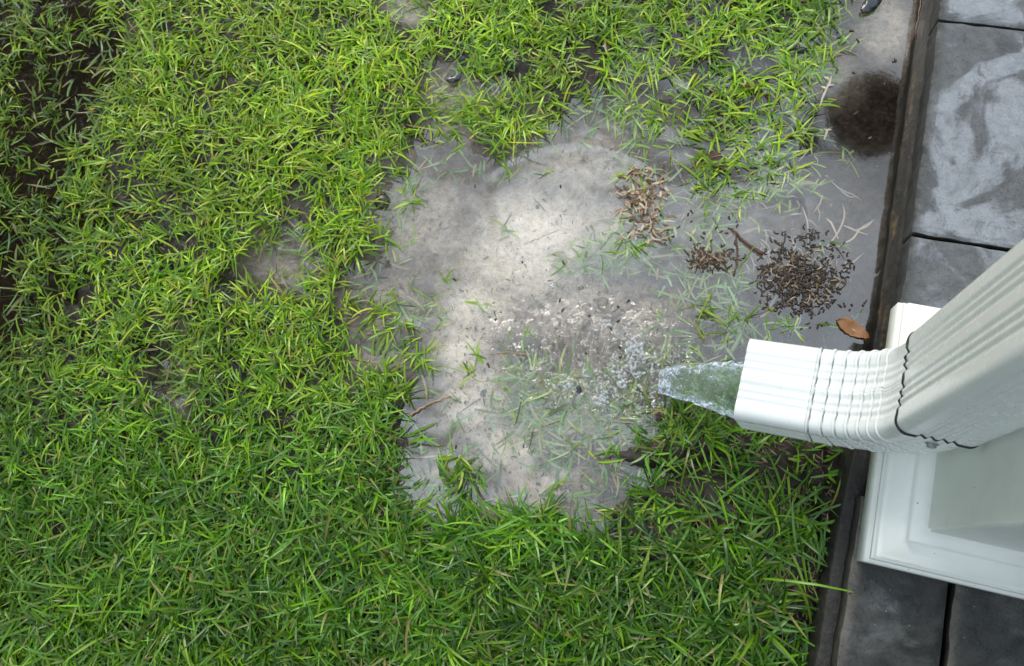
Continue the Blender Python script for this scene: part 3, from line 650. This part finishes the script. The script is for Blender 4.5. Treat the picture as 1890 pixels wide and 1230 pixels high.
M_bub = bubble_mat()
bm = bmesh.new(); bmesh.ops.create_icosphere(bm, subdivisions=2, radius=1); bm.verts.ensure_lookup_table()
BV = np.array([v.co[:] for v in bm.verts]); BF = np.array([[v.index for v in f.verts] for f in bm.faces]); bm.free()
def spheres(c, r):
    n = len(c); V = (c[:, None]+BV[None]*r[:, None, None]*[1, 1, .55]).reshape(-1, 3); Fc = (np.arange(n)[:, None, None]*len(BV)+BF[None]).reshape(-1, 3); return V, Fc
CL = [(1185,640,24,14,90),(1160,645,22,14,50),(1150,700,26,26,110),(1185,680,22,18,50),(1080,705,22,14,45),(1050,712,8,6,12),(1165,715,30,10,50),(1110,738,10,8,30),(1200,735,22,14,40),(1020,718,6,6,14),(1140,610,60,20,14),(1060,630,80,50,22),(1225,650,30,22,20),(1000,745,60,20,10),(1018,528,6,5,5),(1075,532,5,5,6),(1125,600,6,5,5),(1150,500,5,5,6)]
cs, rs = [], []
for x, y, sx_, sy_, n in CL:
    n = int(n*3.0); q = W(rng.normal(x, sx_*.8, n), rng.normal(y, sy_*.8, n), 0.); r = rng.lognormal(-6.72, .36, n); kb = fbm(PX(q)[0]/16, PX(q)[1]/16, 2, 61) > .47; q = q[kb]; r = r[kb]; n = len(q)*rng.choice([.7, 1, 1.25], n)
    q[:, 2] = .0010+r*.1; cs.append(q); rs.append(r)
V, Fc = spheres(np.concatenate(cs), np.concatenate(rs))
add_mesh('foam', V, Fc, M_bub, label='white foam of small bubbles where the stream meets the puddle', cat='foam', kind='stuff')
def gbub(x, y, r, label):
    bm = bmesh.new(); bmesh.ops.create_icosphere(bm, subdivisions=4, radius=r)
    for v in bm.verts: v.co.z *= .8
    o = bm_obj('air_bubble', bm, M_glassb, smooth=True, label=label, cat='bubble'); o.location = W(x, y, r*.35)
M_glassb, t, b = mat('bubble_skin'); b.inputs['Base Color'].default_value = (.62, .60, .56, 1); b.inputs['Transmission Weight'].default_value = .85
b.inputs['IOR'].default_value = 1.33; b.inputs['Roughness'].default_value = .03
gbub(1112, 559, .0088, 'largest round air bubble, floating above the churned water')
gbub(1082, 598, .0060, 'small flattened air bubble below the largest one')
gbub(1072, 531, .0040, 'tiny air bubble left of and above the largest one')

# ---------------------------------------------------------------- concrete edge and pavers
def rough_block(name, x0, x1, y0, y1, z0, z1, m, label=None, cat=None, kind=None, step=.006, jag=.003, bev=.006, tilt=0, group=None, edgex=None):
    """closed block whose top is a fine grid with broken rounded edges"""
    nx = max(4, int((x1-x0)/step)); ny = max(4, int((y1-y0)/step))
    ux = np.linspace(0, 1, nx); uy = np.linspace(0, 1, ny); X, Y = np.meshgrid(ux, uy, indexing='ij')
    wx = x0+(x1-x0)*X; wy = y0+(y1-y0)*Y
    if edgex is not None: wx = wx+edgex*Y*(1-X)
    jl = (fbm(wy*45+x0*9, wy*0+3.3, 4, 11)-.5)*jag*2; wx = wx+jl*.7*(1-X)**6
    jt = (fbm(wx*45, wx*0+y1*31, 4, 13)-.5)*jag; wy = wy+jt*(Y**8)-jt*((1-Y)**8)
    de = np.minimum.reduce([X*(x1-x0), (1-X)*(x1-x0), Y*(y1-y0), (1-Y)*(y1-y0)])
    zt = z1-bev*np.clip(1-de/bev, 0, 1)**2+(fbm(wx*22, wy*22, 4, 15)-.5)*.0035+tilt*(X-.5)
    top = np.stack([wx, wy, zt], -1)
    idx = np.arange(nx*ny).reshape(nx, ny)
    per = np.concatenate([idx[:, 0], idx[-1, 1:], idx[-2::-1, -1], idx[0, -2:0:-1]])
    V = top.reshape(-1, 3); rim = V[per].copy(); low = V[per].copy(); low[:, 2] = z0; k0 = len(V); m_ = len(per); k = k0+m_
    Fc = [tuple(f) for f in gridF(nx, ny)]
    for i in range(m_):
        j = (i+1) % m_; Fc.append((k0+i, k+i, k+j, k0+j))
    Fc.append(tuple(k+i for i in range(m_)))
    V = np.concatenate([V, rim, low]); o = add_mesh(name, V, [tuple(int(a) for a in f) for f in Fc], m, label=label, cat=cat, kind=kind, group=group)
    e = np.concatenate([np.clip(1-(X*(x1-x0))/.014, 0, 1).ravel(), np.full(m_, .7), np.full(m_, .4)]); fattr(o, 'edge', e)
    bmx = bmesh.new(); bmx.from_mesh(o.data); bmesh.ops.recalc_face_normals(bmx, faces=bmx.faces); bmx.to_mesh(o.data); bmx.free()
    return o
ZT = .085
J = [float(W(1735, 37, ZT)[1]), float(W(1690, 433, ZT)[1])]
xe_top, xe_mid, xe_low = float(W(1730, 60, ZT)[0]), float(W(1684, 423, ZT)[0]), float(W(1560, 1120, ZT)[0])
jl = float(W(1750, 1160, ZT)[0]); yb = float(W(1600, 1000, ZT)[1])
PG = 'concrete pavers along the edge'
rough_block('concrete_paver', xe_top, .99, J[0]+.0025, J[0]+.36, .042, ZT, M_paver, 'wet grey paver at the top corner above the first joint', 'paver', group=PG, bev=.0022)
rough_block('concrete_paver', xe_mid, .99, J[1]+.0025, J[0]-.0025, .042, ZT+.001, M_paver, 'large wet grey paver with pale sheen patches between two joints', 'paver', group=PG, bev=.0022, edgex=xe_top-xe_mid)
rough_block('concrete_paver', xe_mid-.004, .99, yb+.06, J[1]-.0025, .042, ZT, M_paver, 'wet grey paver running under the white post base', 'paver', group=PG, bev=.0022, edgex=.004)
rough_block('concrete_paver', xe_low-.004, jl-.004, -.95, yb+.053, .042, ZT-.001, M_paver_shade, 'dark pitted paver below the post, with a pale crumbly left edge', 'paver', group=PG, bev=.003, edgex=.006)
rough_block('concrete_paver', jl+.005, .99, -.95, yb+.053, .042, ZT-.005, M_paver_shade, 'near-black paver in the bottom right corner', 'paver', group=PG, bev=.0022)
# footing
ys_ = np.arange(-1.2, 2.4, .005); prof = [(-.010, -.06), (-.008, -.03), (-.005, -.01), (-.003, .0), (-.001, .010), (0, .018), (.001, .026), (.003, .033), (.006, .038), (.010, .0405), (.735, .0405)]
low_w = sstep(.34, .20, ys_)
Vs = []; och = []
xe = np.interp(ys_, [-.4, .1, .25, .8], [xe_low, xe_low+.010, xe_mid, xe_top])
for k, (dx, z) in enumerate(prof):
    j1 = (fbm(ys_*28+k*1.7, ys_*0+k*2.1, 4, 17)-.5)*(.010 if k < 4 else .005 if k < 8 else .002)
    out = -.026*low_w*(1 if k < 9 else 0)-.001
    Vs.append(np.stack([xe+dx+out+(j1 if k < 9 else 0), ys_, z+j1*.3+.02*low_w*(3 < k < 9)], -1))
    o1 = (k in (3, 4, 5))*.8*sstep(.50, .62, fbm(ys_*9, ys_*0+k, 3, 19))*(1-low_w)+.0; och.append(o1)
Vs = np.array(Vs); V = Vs.reshape(-1, 3); nP = len(prof); nY = len(ys_)
low = Vs[[0, -1]].copy(); 
f_ = add_mesh('footing', V, gridF(nP, nY)[:, ::-1].copy(), M_foot, kind='structure'); fattr(f_, 'ochre', np.array(och).ravel())

# ---------------------------------------------------------------- porch post
cb = W(1580, 1035, ZT+.002); ct = W(1657, 552, .13)
bx0 = float(cb[0]); by0 = float(cb[1]); by1 = float(ct[1]); bx1 = bx0+(by1-by0)
PR = [(0, 0), (0, .031), (.002, .033), (.0032, .042), (.0055, .0435), (.0062, .053), (.0085, .0545), (.0125, .060), (.018, .0665), (.0255, .0725), (.0290, .0750), (.0296, .0815), (.0325, .084), (.037, .088), (.0415, .0925), (.043, .098)]
post = empty('porch_post', ((bx0+bx1)/2, (by0+by1)/2, ZT), label='white square porch post with a stepped mitred base on the wet pavers', cat='post')
def ringbox(name, prof, z0, m, parent, cap=True):
    V = []; Fc = []
    for ins, h in prof:
        V += [(bx0+ins, by0+ins, z0+h), (bx1-ins, by0+ins, z0+h), (bx1-ins, by1-ins, z0+h), (bx0+ins, by1-ins, z0+h)]
    n = len(prof)
    for i in range(n-1):
        for j in range(4): Fc.append((i*4+j, i*4+(j+1) % 4, (i+1)*4+(j+1) % 4, (i+1)*4+j))
    if cap: Fc += [(3, 2, 1, 0), tuple((n-1)*4+j for j in range(4))]
    return add_mesh(name, V, Fc, m, parent=parent, smooth=False)
ringbox('plinth', PR[:4], ZT+.002, M_pvc, post)
o = ringbox('base_moulding', [(.0032, .042)]+PR[4:], ZT+.002, M_pvc, post)
sh = .0435; bm = bmesh.new()
bmesh.ops.create_cube(bm, size=1)
for v in bm.verts: v.co = Vector(((bx0+bx1)/2+v.co.x*(bx1-bx0-2*sh), (by0+by1)/2+v.co.y*(by1-by0-2*sh), ZT+.05+(v.co.z+.5)*2.4))
bmesh.ops.bevel(bm, geom=[e for e in bm.edges if abs(e.verts[0].co.z-e.verts[1].co.z) > 1], offset=.003, segments=3, affect='EDGES')
bm_obj('shaft', bm, M_pvc, post)

# ---------------------------------------------------------------- invented lap-sided wall, unseen, added to shade the lower right
V = []; Fc = []
for i in range(26):
    z0 = ZT+i*.11; V += [(1.00, -2.6, z0), (1.00, .18, z0), (1.014, .18, z0+.11), (1.014, -2.6, z0+.11), (1.10, -2.6, z0), (1.10, .18, z0), (1.10, .18, z0+.11), (1.10, -2.6, z0+.11)]
    k = i*8; Fc += [(k, k+3, k+2, k+1), (k, k+1, k+5, k+4), (k+1, k+2, k+6, k+5), (k+4, k+5, k+6, k+7), (k+3, k, k+4, k+7)]
wl = empty('shade_wall', (1.05, -1.2, ZT), label='unseen house wall of sage lap siding, added to shade the lower right', cat='house wall')
add_mesh('added_siding', V, Fc, simple('added_sage_siding', (.16, .19, .16), .5, 20, .001, .15), parent=wl, smooth=False)
# ---------------------------------------------------------------- downspout
fitA = np.array([.3203, .1571]); ca, sa_ = math.cos(_a), math.sin(_a)
A0 = np.array([ca*fitA[0]-sa_*fitA[1], sa_*fitA[0]+ca*fitA[1], 0]); AZ = 2.8757+_a
TX = np.array([ca*.0232-sa_*.0468, sa_*.0232+ca*.0468])
ZEND, RB, LO, TH, PW, PT = .1324, .1232, .0852, 1.277, .1027, .0746
u_ = np.array([math.cos(AZ), math.sin(AZ), 0]); v_ = np.array([-math.sin(AZ), math.cos(AZ), 0])
def section(grow=0., amp=1.):
    """rounded rectangle with fluted faces: returns (a toward u, b toward v)"""
    r = .013; hw, ht = PW/2+grow, PT/2+grow; pts = []
    per = []
    def side(p0, p1, nrm, half, k, wide):
        for i in range(k):
            s = (i+.5)/k; q = (1-s)*np.array(p0)+s*np.array(p1); c = (s-.5)*2*half
            if wide: off = -.0006*amp*(1-math.cos(max(0, min(1, (abs(c)-.005)/.0275))*2*math.pi*3))*(.005 < abs(c) < .0325)
            else: off = -.0006*amp*(1-math.cos(max(0, min(1, (abs(c)-.001)/.0180))*2*math.pi*2))*(abs(c) < .019)
            pts.append((q[0]+nrm[0]*off, q[1]+nrm[1]*off)); per.append((wide and nrm[0] > 0, c))
    def corner(cx_, cy_, a0):
        for i in range(6):
            a = a0+(i+.5)/6*math.pi/2; pts.append((cx_+r*math.cos(a), cy_+r*math.sin(a))); per.append((False, 1))
    side((ht, -hw+r), (ht, hw-r), (1, 0), hw-r, 76, True); corner(ht-r, hw-r, 0)
    side((ht-r, hw), (-ht+r, hw), (0, 1), ht-r, 40, False); corner(-ht+r, hw-r, math.pi/2)
    side((-ht, hw-r), (-ht, -hw+r), (-1, 0), hw-r, 30, True); corner(-ht+r, -hw+r, math.pi)
    side((-ht+r, -hw), (ht-r, -hw), (0, -1), ht-r, 40, False); corner(ht-r, -hw+r, 1.5*math.pi)
    return np.array(pts), per
ze = ZEND+LO*math.cos(TH); zb = ze+RB*math.sin(TH)
def path(l):
    """arc length from the pipe seam downward -> centre, outward normal, tangent"""
    up = .050
    if l < up:
        c = A0+np.array([0, 0, zb+up-l]); return c, u_, 0.
    l -= up
    if l < RB*TH:
        th = l/RB; c = A0+u_*RB*(1-math.cos(th))+np.array([0, 0, zb-RB*math.sin(th)])
        return c, u_*math.cos(th)+np.array([0, 0, math.sin(th)]), th
    l -= RB*TH
    c = A0+u_*RB*(1-math.cos(TH))+np.array([0, 0, zb-RB*math.sin(TH)])+l*(u_*math.sin(TH)-np.array([0, 0, math.cos(TH)]))
    return c, u_*math.cos(TH)+np.array([0, 0, math.sin(TH)]), TH
ds = empty('downspout', tuple(A0), label='white ribbed rain downspout with crimped elbow pouring water on the lawn', cat='downspout')
LB = .050+RB*TH
CR = [LB-i*.0205 for i in range(7)]
def sweep(name, ls, grow, m, parent, knurl=False, crimp=True, taper=None, cap=False):
    sec, per = section(grow); V = []; GRV = []
    a = sec[:, 0]; b_ = sec[:, 1]; wide = np.array([p[0] for p in per]); cc_ = np.array([p[1] for p in per])
    nrm = sec-np.roll(sec, 1, 0); nrm = np.stack([nrm[:, 1], -nrm[:, 0]], 1); nrm /= np.linalg.norm(nrm, axis=1, keepdims=True)
    cen = np.sign(np.sum(nrm*sec, 1)); nrm = -nrm*np.sign(np.sum(-nrm*sec, 1))[:, None]
    for l in ls:
        c, n3, th = path(l); off = np.zeros(len(sec)); gl_ = 0*off
        if crimp:
            nearest = min(CR, key=lambda q: abs(q-l)); dl = l-nearest
            inr = CR[-1]-.003 < l < CR[0]+.003
            if inr:
                wob = .0003*np.sin(b_*420+l*90)
                off = off-.0034*np.exp(-((dl+wob)/.0008)**2)+.0014*np.exp(-((dl-.0030+wob)/.0026)**2); gl_ = np.exp(-((dl+wob)/.0007)**2)*(.55+.45*np.sin(b_*300+nearest*900))  # darker line along each crimp groove
        if knurl:
            band = wide & (abs(cc_) < .0052); off = off+band*(.0005+.0006*np.sin((l*1000+cc_*1000*1.1)*1.55)*(abs(cc_) < .0042))
        if taper: off = off+taper(l)
        aa = a+nrm[:, 0]*off; bb_ = b_+nrm[:, 1]*off
        GRV.append(gl_)
        V.append(c[None]+aa[:, None]*n3[None]+bb_[:, None]*v_[None])
    V = np.array(V); o = add_mesh(name, V.reshape(-1, 3), gridF(len(ls), len(sec), True)[:, ::-1].copy(), m, parent=parent); fattr(o, 'groove_dark', np.clip(np.array(GRV).ravel(), 0, 1)); return o, V
ls = np.concatenate([np.arange(0, CR[-1]-.004, .004), np.arange(CR[-1]-.004, LB+.004, .0006)])
el, _ = sweep('crimped_elbow', ls, 0, M_pipe, ds, knurl=True, taper=lambda l: -.0017*max(0, min(1, (.034-l)/.016)))
el.modifiers.new('s', 'SOLIDIFY').thickness = .0008
ls = np.arange(LB+.004, LB+LO, .0011)
ot, _ = sweep('outlet', ls, 0, M_pipe, ds, knurl=True, crimp=False)
ot.modifiers.new('s', 'SOLIDIFY').thickness = .0010
# inner dark lining seen through the mouth
# upper pipe with wavy hemmed end
sec, per = section(.0026, 2.0); V = []; zs = np.concatenate([[0, .0006, .0015, .003, .006], np.arange(.012, 2.0, .03)])
bs = sec[:, 1]; ang = np.arctan2(sec[:, 1], sec[:, 0])
edge = .0008*np.sin(bs*380)+.0012*np.sin(bs*170+1)+.0025*np.sin(ang*3+1)
for k, z in enumerate(zs):
    g_ = -.0012*max(0, 1-z/.003)
    e_ = edge*max(0, 1-z/.03)
    hh = z+zb+.038
    T2 = TX*(z)
    sc = 1+g_/.04
    V.append(np.stack([A0[0]+T2[0]+sec[:, 0]*sc*u_[0]+sec[:, 1]*sc*v_[0], A0[1]+T2[1]+sec[:, 0]*sc*u_[1]+sec[:, 1]*sc*v_[1], hh+e_], -1))
V = np.array(V); pipe = add_mesh('pipe', V.reshape(-1, 3), gridF(len(zs), len(sec), True), M_pipe, parent=ds)
pipe.modifiers.new('s', 'SOLIDIFY').thickness = .0010
# solid dark strip standing in for the shaded gap at the overlap
V = []
for k, dz in enumerate((-.0026, .010)):
    g_ = 1.0+.0012/.04
    V.append(np.stack([A0[0]+sec[:, 0]*.985*u_[0]+sec[:, 1]*.985*v_[0], A0[1]+sec[:, 0]*.985*u_[1]+sec[:, 1]*.985*v_[1], zb+.038+edge*1.0+dz*np.ones(len(sec))-.0010*(k == 0)*(1+np.sin(bs*620))], -1))
V = []
for gg, dz in ((.0022, .0002), (.0033, -.0006), (.0034, -.0020), (.0005, -.0036)):
    secG, _ = section(gg, 2.0); ang2 = np.arctan2(secG[:, 1], secG[:, 0]); kk = 1+.008*np.sin(secG[:, 1]*330+1)+.006*np.sin(ang2*7)
    V.append(np.stack([A0[0]+kk*(secG[:, 0]*u_[0]+secG[:, 1]*v_[0]), A0[1]+kk*(secG[:, 0]*u_[1]+secG[:, 1]*v_[1]), zb+.038+edge+dz*(1+.3*np.sin(bs*210))], -1))
add_mesh('overlap_gap', np.array(V).reshape(-1, 3), gridF(4, len(sec), True), M_gap, parent=ds)
# screw on the side face
bm = bmesh.new(); bmesh.ops.create_cone(bm, segments=6, radius1=.0052, radius2=.0046, depth=.005, cap_ends=True)
bmesh.ops.bevel(bm, geom=bm.edges[:], offset=.0006, segments=2, affect='EDGES')
wsh = bmesh.ops.create_cone(bm, segments=24, radius1=.0072, radius2=.0066, depth=.0014, cap_ends=True, matrix=Matrix.Translation((0, 0, -.0022)))
o = bm_obj('screw', bm, M_screw); o.parent = ds; o.matrix_parent_inverse = Matrix.Translation(ds.location).inverted()
vs = v_ if PX(A0+v_*.1+[0, 0, .3])[1] > PX(A0-v_*.1+[0, 0, .3])[1] else -v_
o.matrix_basis = Matrix.Translation(Vector((A0+vs*(PW/2+.0020)-u_*.006+np.array([0, 0, zb+.006])).tolist())) @ Vector(vs.tolist()).to_track_quat('Z', 'Y').to_matrix().to_4x4()

# ---------------------------------------------------------------- stream of water
M_stream, t, b = mat('falling_water'); out = t.nodes['Material Output']
b.inputs['Base Color'].default_value = (.80, .96, .72, 1); b.inputs['Transmission Weight'].default_value = 1; b.inputs['IOR'].default_value = 1.25; b.inputs['Roughness'].default_value = .04
fo = attr(t, 'foam').outputs['Fac']; df = t.nodes.new('ShaderNodeBsdfDiffuse'); df.inputs[0].default_value = (.74, .82, .99, 1)
mpn = t.nodes.new('ShaderNodeMapping'); mpn.inputs['Scale'].default_value = (.45, 1, 1); mpn.inputs['Rotation'].default_value = (0, 0, .1); t.links.new(geo(t), mpn.inputs[0])
ns = noise(t, 170, 5, .65, mpn.outputs[0], 1.6)
bump(t, ns.outputs[0], .7, .003, b)
ff = math_(t, 'MULTIPLY', fo, ramp(t, ns.outputs[0], [(.40, .05), (.58, .95)]).outputs[0], True)
mx = t.nodes.new('ShaderNodeMixShader'); t.links.new(ff, mx.inputs[0]); t.links.new(b.outputs[0], mx.inputs[1]); t.links.new(df.outputs[0], mx.inputs[2])
tp = t.nodes.new('ShaderNodeBsdfTransparent'); tp.inputs[0].default_value = (.80, .97, .70, 1)
mx2 = t.nodes.new('ShaderNodeMixShader'); mx2.inputs[0].default_value = .55; t.links.new(mx.outputs[0], mx2.inputs[1]); t.links.new(tp.outputs[0], mx2.inputs[2]); 
t.links.new(math_(t, 'SUBTRACT', .72, ff, True), mx2.inputs[0]); t.links.new(mx2.outputs[0], out.inputs[0])
nu, nv = 90, 64; V = []; fm = []
zm = ZEND-PT*.5+.030
top_e = [(1400,672),(1362,668),(1320,669),(1275,674),(1244,677),(1218,682)]; bot_e = [(1400,785),(1352,772),(1315,757),(1275,742),(1240,734),(1214,726)]
for i in range(nu):
    s = i/(nu-1); zc = zm-(zm+.001)*s**1.7
    k = np.linspace(0, 1, 6)
    ta = np.array([np.interp(s, k, [p[0] for p in top_e]), np.interp(s, k, [p[1] for p in top_e])]); ba = np.array([np.interp(s, k, [p[0] for p in bot_e]), np.interp(s, k, [p[1] for p in bot_e])])
    th = .007*(1-.35*s)
    for j in range(nv):
        a = j/nv*2*math.pi; q = .5-.5*math.cos(a)
        rag = 9*(float(fbm(np.array(s*14.), np.array(a*1.3), 3, 41))-.5)
        pt = ta*(1-q)+ba*q+np.array([0, rag*(abs(math.cos(a))**3)])
        d_ = (float(fbm(np.array(s*9.+3), np.array(j*.30), 4, 43))-.5)
        w3 = W(pt[0], pt[1], zc+th*math.sin(a)+d_*.010*(.4+s))
        V.append(w3); fm.append(min(1, .22+.9*abs(math.cos(a))**4+1.2*max(0, s-.68)*3*.6+.35*(d_ > .12)))
V = np.array(V); st = add_mesh('water_stream', V, gridF(nu, nv, True), M_stream, label='clear greenish water gushing from the spout mouth into the puddle', cat='water stream'); fattr(st, 'foam', fm)
# splash droplets
n = 70; q = W(rng.normal(1230, 26, n), rng.normal(712, 22, n), 0.); q[:, 2] = rng.uniform(.001, .018, n); V, Fc = spheres(q, rng.uniform(.0006, .0018, n))
add_mesh('splash_drops', V, Fc, M_bub, label='tiny splash droplets around the foot of the stream', cat='splash', kind='stuff')
# churned collar where it lands
# ---------------------------------------------------------------- invented dark shape out of view, standing in for an unidentified round reflection
hz = 1.55; hit = W(1606, 212, 0.); k = (H+hz)/H; hx, hy = hit[0]*k, hit[1]*k
hb = empty('hanging_standin', (hx, hy, hz), label='dark round stand-in shape, added for a reflection in the upper right puddle', cat='stand-in shape')
bm = bmesh.new(); bmesh.ops.create_icosphere(bm, subdivisions=5, radius=1)
for v in bm.verts:
    q = v.co.copy(); k_ = 1+.05*math.sin(7*q.x+1)*math.cos(6*q.y)+.03*math.sin(17*q.x)*math.sin(19*q.y+q.z*9)
    v.co = Vector((hx+q.x*.145*k_, hy+q.y*.155*k_, hz+q.z*.10*k_))
bm_obj('standin', bm, M_standin, hb, True)
V, Fc = tube([(hx, hy, hz+.08), (hx+.003, hy, hz+.5), (hx, hy, hz+.9)], [.004]*3); add_mesh('standin_hanger', V, Fc, M_twig, parent=hb)
def refl(x, y): q = W(x, y, 0.)*((H+hz)/H); q[2] = hz; return q
for pts in ([(1545,175),(1525,186),(1505,196),(1495,230)], [(1552,285),(1530,282),(1505,272),(1494,262)]):
    P3 = np.array([refl(*p_) for p_ in pts]); P3[:, 2] += np.linspace(0, -.02, 4); V, Fc = tube(P3, [.010, .009, .010, .012]); add_mesh('standin_arm', V, Fc, M_standin, parent=hb)
bm = bmesh.new(); bmesh.ops.create_icosphere(bm, subdivisions=3, radius=1); q0 = refl(1490, 256)
for v in bm.verts:
    q = v.co.copy(); k_ = 1+.22*math.sin(4*q.x+2)*math.cos(3*q.y); v.co = Vector((q0[0]+q.x*.045*k_, q0[1]+q.y*.050*k_, q0[2]+q.z*.03))
bm_obj('standin_small_blob', bm, M_standin, hb, True)

# ---------------------------------------------------------------- invented trees, out of view, added to darken reflections in the leftmost puddles
M_added_bark = simple('added_tree_bark', (.08, .06, .045), .8, 30, .01, .5)
M_crown, t, b = mat('added_tree_leaves'); b.inputs['Base Color'].default_value = (.035, .075, .02, 1); b.inputs['Roughness'].default_value = .5
def tree(x, y, h, rad, label):
    root = empty('added_tree', (x, y, 0), label=label, cat='tree', group='unseen trees added for dark reflections')
    V, Fc = tube([(x, y, -.05), (x+.08, y, h*.3), (x-.06, y+.1, h*.6), (x, y, h*.85)], [.20, .15, .11, .04], 12)
    add_mesh('added_tree_trunk', V, Fc, M_added_bark, parent=root)
    n = 5200; d = rng.normal(0, 1, (n, 3)); d /= np.linalg.norm(d, axis=1, keepdims=True); rr = rng.random(n)**.45
    lump = 1+.35*np.sin(d[:, 0]*4+x)*np.cos(d[:, 1]*5+y)+.2*np.sin(d[:, 2]*9)
    c = np.array([x, y, h*.62])+d*(rr*lump)[:, None]*[rad, rad, h*.40]
    a = rng.normal(0, 1, (n, 3)); a /= np.linalg.norm(a, axis=1, keepdims=True); q = np.cross(a, rng.normal(0, 1, (n, 3))); q /= np.linalg.norm(q, axis=1, keepdims=True)
    L_ = rng.uniform(.10, .22, (n, 1)); V = np.stack([c-a*L_, c+q*L_*.45, c+a*L_, c-q*L_*.45], 1).reshape(-1, 3)
    add_mesh('crown', V, np.arange(n*4).reshape(-1, 4), M_crown, parent=root, smooth=False)
tree(-5.2, 1.6, 7.0, 1.9, 'nearer added tree, seen only as darkness mirrored in the left puddle')
tree(-5.6, -1.6, 7.4, 2.1, 'farther added tree, unseen beyond the lower left corner, darkening reflections')
